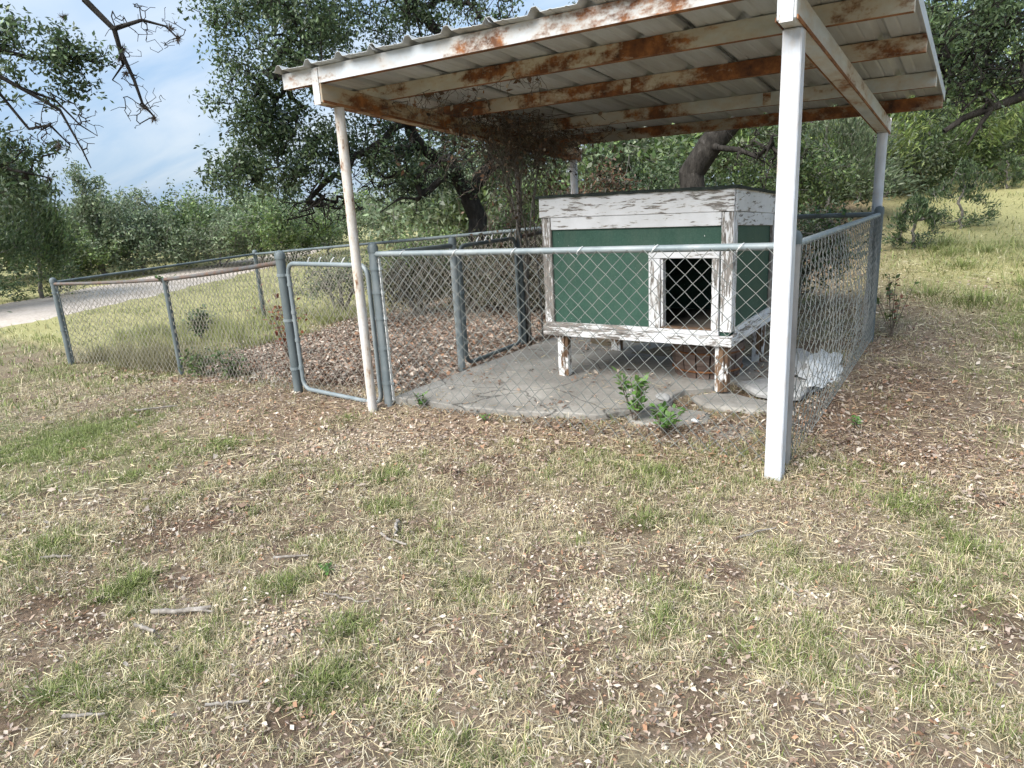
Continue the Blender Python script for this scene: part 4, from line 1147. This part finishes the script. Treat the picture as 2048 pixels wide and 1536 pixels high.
# --- the big live oak behind the yard
a = lambda u, v, d: tuple(at(u, v, d))
bA = np.array(G(-2.9, 5.9, -.1))
oak('live_oak', 'large spreading live oak behind the left end of the shelter', ([bA, a(955, 470, 11.2), a(940, 400, 11.2)], .17, .14),
    [([a(940, 400, 11.2), a(900, 330, 11), a(820, 240, 10.6), a(700, 180, 10.4), a(600, 120, 10.2)], .085, .03),
     ([a(945, 410, 11.2), a(985, 330, 11.2), a(960, 180, 11.2), a(880, 70, 11), a(820, 10, 10.8), a(780, -80, 10.5)], .10, .05),
     ([a(910, 345, 11), a(860, 380, 10.6), a(800, 395, 10.3), a(760, 425, 10.1)], .028, .008), ([a(820, 240, 10.6), a(740, 300, 10.2), a(690, 360, 10)], .025, .008),
     ([a(985, 330, 11.2), a(1060, 250, 11.6), a(1150, 150, 12), a(1250, 20, 12)], .10, .04)],
    [(*a(560, 90, 10), .95, .9, .75, 2.2), (*a(640, -40, 10.3), 1.3, 1.2, .8, 2), (*a(520, 230, 9.8), .42, .6, .55, 1.3), (*a(570, 330, 10), .75, .7, .5, 1.3), (*a(470, 340, 9.7), .28, .4, .25, .5),
     (*a(760, 60, 10.8), 1.1, 1, .7, 1.3), (*a(900, 0, 11), 1.0, 1, .5, .7), (*a(800, 300, 10.5), 1.0, .8, .55, .8), (*a(440, 20, 9.8), .35, .4, .3, .5), (*a(700, 250, 10.2), .7, .7, .5, .9),
     (*a(1050, 200, 12), 1.2, 1.2, .9, 1.2), (*a(950, 260, 11), 1.0, .7, .5, .8), (*a(1020, 330, 11.5), .8, .7, .4, .6), (*a(880, 370, 11.3), .8, .6, .35, .35), (*a(780, 350, 11.5), 1.0, .7, .4, .35), (*a(1000, -120, 11.5), 1.6, 1.4, .8, .9)],
    760, 54000, 11, lsize=.064, lspread=.12, bare=620, bareB=[(*a(820, 330, 10.6), 1.3, 1.0, .6, 1), (*a(900, 60, 10.8), 1.2, 1, .7, .6), (*a(640, 420, 10), .7, .5, .3, .4)])

# --- leaning oak behind the kennel
bB = np.array(G(.55, 6.0, -.1))
oak('live_oak', 'dark leaning oak trunk and crown behind the kennel', ([bB, a(1385, 380, 10.2), a(1420, 290, 10.2), a(1470, 200, 10.2), a(1540, 60, 10)], .19, .15),
    [([a(1470, 200, 10.2), a(1440, 100, 10.8), a(1350, -50, 11)], .12, .05), ([a(1540, 60, 10), a(1650, -60, 10), a(1850, -160, 9.6)], .14, .05),
     ([a(1430, 270, 10.2), a(1480, 300, 9.9), a(1540, 290, 9.6), a(1580, 330, 9.4)], .045, .015), ([a(1540, 60, 10), a(1700, 60, 10.5), a(1820, 40, 10.4), a(1880, 130, 10.2)], .08, .03)],
    [(*a(1450, -100, 10.5), 2.0, 1.6, .8, 1.2), (*a(1900, 20, 10), .9, 1, .9, 1.3), (*a(1960, -60, 9.8), .9, 1, .7, 1.0), (*a(1300, 200, 11.5), 1.0, .8, .5, .5), (*a(1880, 160, 10.4), .45, .5, .45, .45)],
    300, 10500, 12, lsize=.065, lspread=.16, bare=130, bareB=[(*a(1530, 300, 9.6), .55, .5, .35, 1), (*a(1900, 130, 10.2), .5, .5, .6, 1)])

# --- oak to the right, mostly outside the frame, with a bare limb reaching in
bC = np.array(G(7.6, 7.6, -.1))
oak('live_oak', 'oak at the right edge with a dark limb reaching into view', ([bC, bC + np.array([-.1, 0, 1.4]), bC + np.array([-.4, .1, 2.4])], .30, .24),
    [([bC + np.array([-.2, .05, 1.8]), a(2120, 160, 10.5), a(2040, 195, 10.2), a(1985, 215, 10), a(1930, 235, 9.9), a(1890, 262, 9.8)], .15, .03),
     ([a(1985, 215, 10), a(1960, 250, 9.9), a(1935, 290, 9.8)], .03, .012), ([bC + np.array([-.4, .1, 2.4]), a(2150, -60, 10.5), a(2000, -120, 10.5)], .16, .06),
     ([a(2150, -60, 10.5), a(2050, 30, 10.2), a(1960, 60, 10), a(1930, 120, 10)], .06, .02)],
    [(*a(2040, 60, 10.5), .7, .9, .5, 1.4), (*a(2100, -80, 10.5), 1.3, 1.3, .8, 1.6), (*a(1960, 150, 10.3), .45, .6, .28, .5), (*a(2040, 140, 10.6), .5, .6, .3, .7), (*a(2250, 60, 11), 1.4, 1.4, 1.2, 1.5)],
    240, 7000, 13, lsize=.062, lspread=.15, bare=160, bareB=[(*a(1960, 150, 10), .5, .5, .5, 1)])

# --- oak at the left, outside the frame, its twigs hanging into the sky
bF = np.array(G(-4.6, -3.9, -.1))
oak('live_oak', 'twiggy oak branches with ball moss hanging in the upper left sky', ([bF, bF + np.array([.2, .2, 1.6]), bF + np.array([.5, .6, 3.0])], .26, .2),
    [([bF + np.array([.4, .5, 2.8]), a(-250, -180, 7), a(60, -160, 6.8), a(170, 0, 6.6), a(228, 58, 6.5), a(240, 100, 6.5), a(268, 160, 6.45), a(284, 205, 6.4), a(310, 235, 6.4)], .10, .008),
     ([a(228, 58, 6.5), a(285, 40, 6.5), a(330, 52, 6.45), a(356, 76, 6.4)], .018, .005), ([a(238, 95, 6.5), a(246, 130, 6.5), a(225, 160, 6.5)], .014, .005),
     ([bF + np.array([.4, .5, 2.6]), a(-300, 80, 6.6), a(-60, 120, 6.4), a(40, 175, 6.3), a(120, 220, 6.25), a(165, 300, 6.2), a(182, 336, 6.2)], .06, .005),
     ([a(40, 175, 6.3), a(110, 200, 6.3), a(160, 250, 6.25), a(195, 272, 6.2)], .012, .003),
     ([a(-60, 120, 6.4), a(10, 200, 6.4), a(58, 258, 6.35), a(100, 250, 6.3), a(140, 290, 6.3)], .014, .004),
     ([bF + np.array([.4, .5, 2.8]), a(-250, 30, 6.8), a(0, 100, 6.5), a(70, 118, 6.5), a(140, 110, 6.45), a(200, 125, 6.4)], .05, .008),
     ([bF + np.array([.3, .4, 2.2]), a(-250, 320, 6.8), a(-20, 330, 6.6), a(50, 345, 6.5), a(95, 355, 6.5)], .04, .006)],
    [(*a(90, 80, 6.5), .36, .35, .15, 1.3), (*a(70, 150, 6.4), .3, .3, .12, .5), (*a(20, 60, 6.5), .2, .3, .12, .6), (*a(160, 115, 6.45), .19, .25, .09, .9), (*a(150, 175, 6.4), .2, .2, .10, .5), (*a(40, 300, 6.6), .17, .3, .16, .9), (*a(60, 380, 6.7), .28, .3, .13, .9), (*a(-250, 150, 7), 1.1, 1, 1.0, 2.2)],
    250, 5200, 14, lsize=.046, lspread=.055, tip_r=.0022, wig=.009, seg=.07, bare=210, bareB=[(*a(290, 60, 6.5), .33, .3, .2, 1), (*a(270, 190, 6.4), .26, .2, .26, 1.2), (*a(110, 260, 6.3), .42, .3, .25, 1.4)], droop=.05)
lr = np.random.default_rng(91)
MOSS = ['ball of moss where the bare hanging branch forks', 'ball of moss just below the fork of the bare branch', 'ball of moss low on the hanging branch', 'lowest ball of moss at the tip of the hanging branch', 'ball of moss near the end of the right hand side branch', 'ball of moss at the tip of the right hand side branch', 'ball of moss on the short stub of the hanging branch', 'ball of moss at the left edge above the junipers', 'ball of moss in the low leafy twigs at the left', 'ball of moss on the right end of the low leafy twigs', 'ball of moss on the thin drooping twigs', 'highest ball of moss among the upper left leaves']
for k, (u, v, d) in enumerate([(245, 98, 6.5), (238, 118, 6.5), (288, 215, 6.4), (308, 238, 6.4), (342, 56, 6.45), (356, 78, 6.4), (252, 146, 6.5), (10, 330, 6.6), (45, 355, 6.6), (98, 358, 6.6), (118, 292, 6.3), (128, 35, 6.6)]):
    c = at(u, v, d); n = 60; dd = lr.normal(0, 1, (n, 3)); dd /= np.linalg.norm(dd, axis=1, keepdims=True); L = lr.uniform(.02, .05, n)[:, None]
    V, F = tubes_np(np.repeat(c[None], n, 0), c + dd * L, np.full(n, .0028), np.full(n, .0008), 3)
    o = mesh_np('ball_moss', V, F, M['vine'])
    tag(o, MOSS[k], 'moss', 'balls of moss on the oak twigs')

# --- junipers and brush
def on_ground(u, d, dz=0):
    q_ = at(u, 768, 1.0) - CAM; q_[2] = 0; q_ /= np.linalg.norm(q_); p_ = CAM + q_ * d
    return G(p_[0], p_[1], dz)
cedar('juniper', 'dark bushy juniper at the left edge beyond the road', on_ground(20, 23), 4.6, 2.1, 15000, 31, OAK * 1.05, size=.16)
cedar('juniper', 'leafy green juniper beside the dark one at the left edge', on_ground(125, 23.5), 3.6, 1.4, 11000, 32, CEDAR, size=.15)
cedar('juniper', 'dark juniper just outside the left edge', on_ground(-110, 21), 4.4, 1.9, 9000, 33, OAK, size=.16)
def bush(name, label, c, rx, ry, rz, n, seed, pal, lsize, group=None, bark='bark_grey', tipn=90, bare=30, asp=.45, lsp=.14):
    c = np.array(c); g = float(gz(c[0], c[1]))
    B = [(0, 0, rz * 1.0, rx, ry, rz * .8, 2.0), (rx * .45, 0, rz * 1.3, rx * .5, ry * .6, rz * .6, 1), (-rx * .4, ry * .2, rz * .9, rx * .6, ry * .7, rz * .6, 1)]
    t = oak(name, label, ([(0, 0, -.1), (.05, 0, rz * .4), (.0, .05, rz * .8)], .05, .03), [([(0, 0, .05), (rx * .3, 0, rz * .7)], .03, .02), ([(0, 0, .05), (-rx * .3, .1, rz * .6)], .03, .02)],
            B, tipn, n, seed, pal, lsize, lsp, .004, bark, .05, bare, B, group, 'shrub' if rz < 1 else 'tree', asp, .25, 0.0)
    t.location = (c[0], c[1], g); return t
# right hand background behind the meadow edge
protoJ = cedar('juniper', 'light green juniper on the rise behind the back right post', on_ground(1690, 16.5), 3.4, 1.5, 13000, 35, YEL, size=.12)
cedar('juniper', 'greyish juniper between the two right hand posts', on_ground(1640, 13.5), 2.7, 1.25, 11000, 36, PALE * .9, size=.10)
cedar('juniper', 'mid green juniper right of the back right post', on_ground(1800, 18), 3.6, 1.6, 13000, 37, CEDAR * 1.2, size=.13)
cedar('juniper', 'bright yellow green juniper at the right edge on the rise', on_ground(2010, 19), 3.0, 1.5, 12000, 38, YEL * 1.1, size=.12)
cedar('juniper', 'pale juniper behind the right hand limb', on_ground(1900, 22), 3.9, 1.9, 12000, 39, PALE, size=.15)
cedar('juniper', 'tall juniper beyond the right edge of the rise', on_ground(2110, 21), 4.2, 1.9, 9000, 40, CEDAR, size=.15)
# understory behind the pen
bush('understory_shrub', 'dark green shrub behind the kennel roof left of the leaning trunk', on_ground(1290, 11.5), 1.1, .9, .95, 9000, 41, OAK * 1.1, .065)
bush('understory_shrub', 'dense shrub filling the gap behind the square white post', on_ground(1520, 12.0), 1.3, .9, 1.0, 10000, 42, CEDAR, .07)
bush('understory_shrub', 'brown and green tangled shrub behind the back left post', on_ground(1190, 10.6), .85, .7, .95, 5200, 43, np.array([(.11, .06, .035), (.06, .05, .03), (.05, .07, .03), (.16, .09, .05)]), .06, bare=90)
bush('understory_shrub', 'green bushy shrub under the big oak seen beside the white pipe post', on_ground(850, 15), 1.1, .9, .75, 9000, 44, CEDAR * 1.15, .075)
bush('understory_shrub', 'olive green shrub right of the big oak trunk', on_ground(1010, 12.5), .9, .7, .8, 6500, 45, CEDAR * .9, .065, bare=70)
bush('understory_shrub', 'grey twiggy shrub under the low oak limb', on_ground(700, 14), 1.2, .8, .62, 3800, 46, PALE * .8, .06, bare=160)
TW = np.array([(.085, .075, .045), (.06, .065, .03), (.12, .10, .06), (.07, .085, .03)])
for k, (x, y, lab) in enumerate(((-2.3, 4.3, 'twiggy brown thicket against the back rail behind the closed gate'), (-1.2, 4.0, 'twiggy olive thicket on the back rail left of the pen'), (-3.6, 4.7, 'low brown thicket at the back of the yard'),
                                 (-.45, 3.9, 'dense twiggy thicket behind the dark side gate'), (.7, 4.0, 'dark tangled thicket directly behind the pen'), (2.0, 4.5, 'leafy thicket behind the pen back rail'))):
    bush('brush_thicket', lab, (x, y), .85, .45, .56, 6500, 60 + k, TW * .8 if k < 4 else OAK * .8, .05, bare=300, tipn=110)
for lab, u, d, h, s in (('small dark juniper sapling on the sunlit grass slope', 1885, 13.0, .95, 51), ('smaller juniper sapling further up the grass slope', 1965, 17.5, .62, 52), ('low juniper sapling close behind the back right post', 1800, 11.5, .7, 53)):
    cedar('juniper_sapling', lab, on_ground(u, d), h, h * .6, 3600, s, OAK, size=.06, cat='shrub')
for k, (u, d, rx, rz, n, pal, lab) in enumerate(((1610, 14.5, 1.2, .7, 7000, CEDAR, 'low green shrub at the meadow edge beside the square white post'), (1730, 17, 1.3, .62, 7000, PALE * .9, 'low grey green shrub at the meadow edge behind the back right post'),
        (1840, 19.5, 1.4, .7, 7000, CEDAR * 1.1, 'low shrub at the meadow edge above the dark juniper sapling'), (1950, 22, 1.5, .62, 6000, PALE, 'low pale shrub at the top of the meadow'), (2060, 23, 1.6, .8, 6000, YEL, 'yellow green shrub at the top right of the meadow'))):
    bush('meadow_shrub', lab, on_ground(u, d), rx, .8, rz, n, 160 + k, pal, .085, tipn=90, lsp=.2)
# distant tree line
p1_ = bush('bushy_oak', 'one of the grey green oaks in the far tree line beyond the road', on_ground(250, 30), 2.2, 2.0, 1.55, 8500, 71, PALE, .14, 'trees of the far tree line', tipn=120, lsp=.22)
p2_ = bush('bushy_oak', 'one of the darker green oaks in the far tree line beyond the road', on_ground(420, 31), 2.4, 2.0, 1.45, 8500, 72, CEDAR * 1.15, .14, 'trees of the far tree line', tipn=120, lsp=.22)
p3_ = bush('bushy_oak', 'one of the pale dry looking trees in the far tree line beyond the road', on_ground(560, 30), 2.2, 2.0, 1.3, 7000, 73, PALE * 1.15, .13, 'trees of the far tree line', tipn=150, bare=120, lsp=.26)
lr = np.random.default_rng(77)
for k, (u, d, s, pi) in enumerate(((190, 29, .85, 1), (330, 29, .95, 0), (480, 29, .92, 2), (620, 28, .9, 1), (690, 32, .95, 0), (380, 36, 1.25, 0), (520, 38, 1.3, 1), (280, 37, 1.35, 2), (610, 38, 1.25, 0), (740, 40, 1.2, 1),
                                    (820, 34, 1.05, 0), (900, 32, 1.1, 1), (1250, 19, 1.35, 0), (1400, 19, 1.35, 1), (1540, 19, 1.35, 1), (1640, 22, 1.4, 0), (1100, 18, 1.3, 1), (960, 20, 1.4, 0), (130, 33, 1.2, 0), (30, 34, 1.3, 1), (-80, 30, 1.2, 0),
                                    (1720, 27, 1.0, 0), (1850, 29, 1.0, 1), (1980, 30, 1.0, 2), (2100, 28, 1.0, 0))):
    src = (p1_, p2_, p3_)[pi]; sc = s * lr.uniform(.92, 1.08)
    if u > 800:
        lab, grp = ('one of the grey green trees closing the view behind the oaks', 'one of the darker trees closing the view behind the oaks', 'one of the pale trees closing the view behind the oaks')[pi], 'trees closing the view behind the pen'
    else: lab, grp = src['label'], src['group']
    copy_tree(src, on_ground(u, d), lr.uniform(0, 6.28), (sc, sc, sc * lr.uniform(.85, 1.0)), lab, grp)
oak('thin_tree', 'thin open tree standing above the far tree line', ([(0, 0, -.1), (0, 0, 1.5), (.1, 0, 2.6)], .08, .05), [], [(0, 0, 3.2, .7, .6, .8, 1), (-.3, 0, 2.4, .6, .6, .5, .6)], 60, 3000, 74, PALE, .12, .16, bark='bark_grey').location = on_ground(255, 29)

# --- leafy weeds
def weed(name, label, base, h, spread, nst, seed, pal, lsize=.045, per=7, cat='plant'):
    lr = np.random.default_rng(seed); t = thing(name, label, cat, None, loc=base); sk = []; LC = []; LD = []
    mb = MB()
    for k in range(nst):
        an = lr.uniform(0, 6.28); tip = np.array([math.cos(an) * spread * lr.uniform(.3, 1), math.sin(an) * spread * lr.uniform(.3, 1), h * lr.uniform(.6, 1)])
        m = tip * .5 + np.array([0, 0, .1 * h]) + lr.normal(0, .01, 3)
        P = [(1 - s) ** 2 * np.array([0, 0, -.02]) + 2 * s * (1 - s) * m + s * s * tip for s in np.linspace(0, 1, 7)]
        mb.tube(P, [.004 * (1 - .6 * i / 6) for i in range(7)], 5)
        for i in range(per):
            s = lr.uniform(.12, 1) if nst > 12 else lr.uniform(.25, 1); c = (lr.normal(0, spread * .28, 3) * np.array([1, 1, .7]) if nst > 12 else 0) + (1 - s) ** 2 * np.zeros(3) + 2 * s * (1 - s) * m + s * s * tip
            d = lr.normal(0, 1, 3); d[2] = abs(d[2]) * .5; d /= np.linalg.norm(d); LC.append(c + d * lsize * .5); LD.append(d)
    mb.build('stem', M['vine'], t, smooth=True)
    c = np.array(LC); d = np.array(LD); n = len(c)
    s = np.cross(d, lr.normal(0, .35, (n, 3)) + np.array([0, 0, 1])); s /= np.linalg.norm(s, axis=1, keepdims=True); L = (lsize * lr.uniform(.6, 1.2, n))[:, None]
    up = np.cross(s, d)
    V = np.stack([c - d * L * .5, c + s * L * .30 - d * L * .1 + up * L * .08, c + s * L * .2 + d * L * .25 + up * L * .05, c + d * L * .5, c - s * L * .2 + d * L * .25 + up * L * .05, c - s * L * .30 - d * L * .1 + up * L * .08], 1).reshape(-1, 3)
    o = np.arange(n)[:, None] * 6
    F = np.concatenate([o + np.array([[0, 1, 2, 3]]), o + np.array([[0, 3, 4, 5]])])
    mesh_np('leaf', V, F, M['leaf'], t, cols=np.repeat(pick(pal, n, lr, .15), 6, 0))['kind'] = 'stuff'
    return t
LUSH = np.array([(.10, .21, .045), (.14, .27, .06), (.075, .16, .035), (.18, .30, .09)])
weed('leafy_weed', 'bright green leafy weed at the front fence before the kennel door', G(2.02, .50), .36, .14, 11, 81, LUSH, .06, 12)
weed('leafy_weed', 'lower green weed right of the bright weed at the front fence', G(2.28, .36), .2, .18, 10, 82, LUSH, .055, 11)
weed('leafy_weed', 'small green weed at the left corner of the slab', G(.39, .16), .14, .08, 5, 83, LUSH * .8, .04, 7)
weed('leafy_weed', 'green leafy bush on the middle post of the left yard fence', G(-3.95, 1.1, .45), .34, .17, 30, 84, OAK * 1.15, .06, 11)
weed('leafy_weed', 'green weed at the foot of the middle yard fence post', G(-3.7, .85), .32, .24, 18, 85, CEDAR * 1.2, .06, 14)
weed('leafy_weed', 'green weed between the middle post and the gatepost', G(-2.95, .8), .3, .2, 16, 86, CEDAR * 1.1, .06, 12)
weed('leafy_weed', 'thin vine sprig on top of the middle yard fence post', (-4.23, .94, .78), .14, .16, 6, 87, LUSH * .8, .05, 6)
weed('dead_weed', 'reddish brown dead sapling inside the left yard', G(-3.1, 1.7), .85, .26, 14, 88, np.array([(.24, .075, .035), (.17, .055, .03), (.30, .11, .05)]), .075, 10)
weed('leafy_weed', 'small green weed in the grass right of the fence corner', G(3.34, .95), .1, .06, 4, 89, LUSH, .035, 6)
weed('leafy_weed', 'green vine sprig on the back pen rail by the right post', (2.75, 3.34, 1.02), .3, .22, 9, 90, LUSH * .75, .055, 9)
weed('leafy_weed', 'green vine leaves hanging on the yard back fence left of the gate', (-2.2, 3.9, .55), .4, .5, 12, 92, OAK * 1.4, .055, 10)
weed('leafy_weed', 'tiny green sprout in front of the slab', G(1.05, .08), .07, .05, 4, 93, LUSH, .03, 5)
weed('leafy_weed', 'small broad leaved weed left of the middle of the lawn', G(1.62, -1.93), .05, .06, 4, 94, LUSH * .8, .035, 4)
weed('leafy_weed', 'reddish green vine by the foot of the back right post', G(3.25, 3.62), .6, .22, 11, 95, np.array([(.08, .12, .035), (.22, .08, .04), (.12, .16, .05)]), .05, 12)

# --- dead vine hanging from the left beam
vt = thing('dead_vine', 'dry brown dead vine tangled over the left beam of the shelter', 'vine')
lr = np.random.default_rng(131)
mb = MB()
stem = [(-.06, 2.36, .0), (-.05, 2.38, .5), (-.09, 2.34, 1.0), (-.03, 2.36, 1.5), (-.07, 2.4, 1.9), (-.02, 2.4, 2.1)]
mb.tube(stem, [.03, .026, .028, .024, .022, .018], 9)
mb.tube([(x + .05 * math.sin(3 * z), y + .04 * math.cos(4 * z), z) for x, y, z in stem], [.014] * 6, 7)
for k, (x, y, yt) in enumerate(((.02, 2.28, 1.7), (-.05, 2.42, 2.9), (.05, 2.5, 2.5), (-.02, 2.3, 2.1), (.06, 2.36, 1.3))):
    mb.tube([(x + .05 * math.sin(k + 5 * t) + .12 * t * t, y + (yt - y) * t ** 3 + .04 * math.cos(k * 2 + 7 * t), .05 + 2.1 * t) for t in np.linspace(0, 1, 14)], [.011 - .005 * t for t in np.linspace(0, 1, 14)], 6)
mb.build('stem', M['bark_grey'], vt, smooth=True)
P0 = []; P1 = []; R = []; LV = []
def walk(p, n, step, drift, jit, r, leafp=.1):
    p = np.array(p, float); d = np.array(drift, float)
    for _ in range(n):
        d = d * .7 + np.array(drift) * .3 + lr.normal(0, jit, 3); q2 = p + d / (np.linalg.norm(d) + 1e-6) * step
        zc = float(bb(0, q2[1])) + .20
        q2[2] = min(q2[2], zc)
        P0.append(p.copy()); P1.append(q2.copy()); R.append(r)
        if lr.random() < leafp: LV.append(q2.copy())
        p = q2
    return p
for k in range(290):        # tangle along and over the beam and purlins
    y = np.clip(lr.normal(2.15, .62), .5, 3.4); x = np.clip(abs(lr.normal(.1, .30)) - .06, -.10, 1.15)
    walk((x, y, bb(0, y) + lr.uniform(.0, .2)), int(lr.integers(6, 18)), .05, (lr.normal(0, .5), lr.normal(0, .6), lr.normal(-.05, .3)), .55, lr.uniform(.0016, .0036), .16)
for k in range(190):        # hanging strands
    y = np.clip(lr.normal(2.1, .55), .6, 3.3); x = np.clip(lr.normal(.10, .20), -.12, .8)
    walk((x, y, bb(0, y) + .05), int(lr.integers(4, 14)), .05, (0, 0, -1), .5, lr.uniform(.0014, .0028), .12)
for k in range(80):         # strands down to the gate post
    walk((lr.normal(.02, .14), 2.34 + lr.normal(0, .24), 2.05), int(lr.integers(14, 34)), .055, (-.03, 0, -1), .45, lr.uniform(.0016, .0034), .10)
for y in (.52, .55, .58, .5, .53, .6, .62):     # little clumps on the second purlin
    for k in range(9):
        walk((lr.uniform(.15, 1.35), y, pb(0, y) + lr.uniform(.0, .09)), int(lr.integers(3, 9)), .035, (lr.normal(0, .3), -.05, -.8), .55, .0018, .12)
V, F = tubes_np(np.array(P0), np.array(P1), np.array(R), np.array(R) * .9, 3)
mesh_np('tendrils', V, F, M['vine'], vt, smooth=True)['kind'] = 'stuff'
LV = np.array(LV); n = len(LV)
VC = np.array([(.12, .08, .05), (.20, .14, .10), (.32, .27, .21), (.08, .055, .038), (.19, .105, .06)])
mesh_np('dead_leaves', leaf_quads(LV + lr.normal(0, .015, (n, 3)), .05, .6, lr), np.arange(n * 4).reshape(-1, 4), M['dead_leaf'], vt, cols=np.repeat(pick(VC, n, lr, .2), 4, 0))['kind'] = 'stuff'
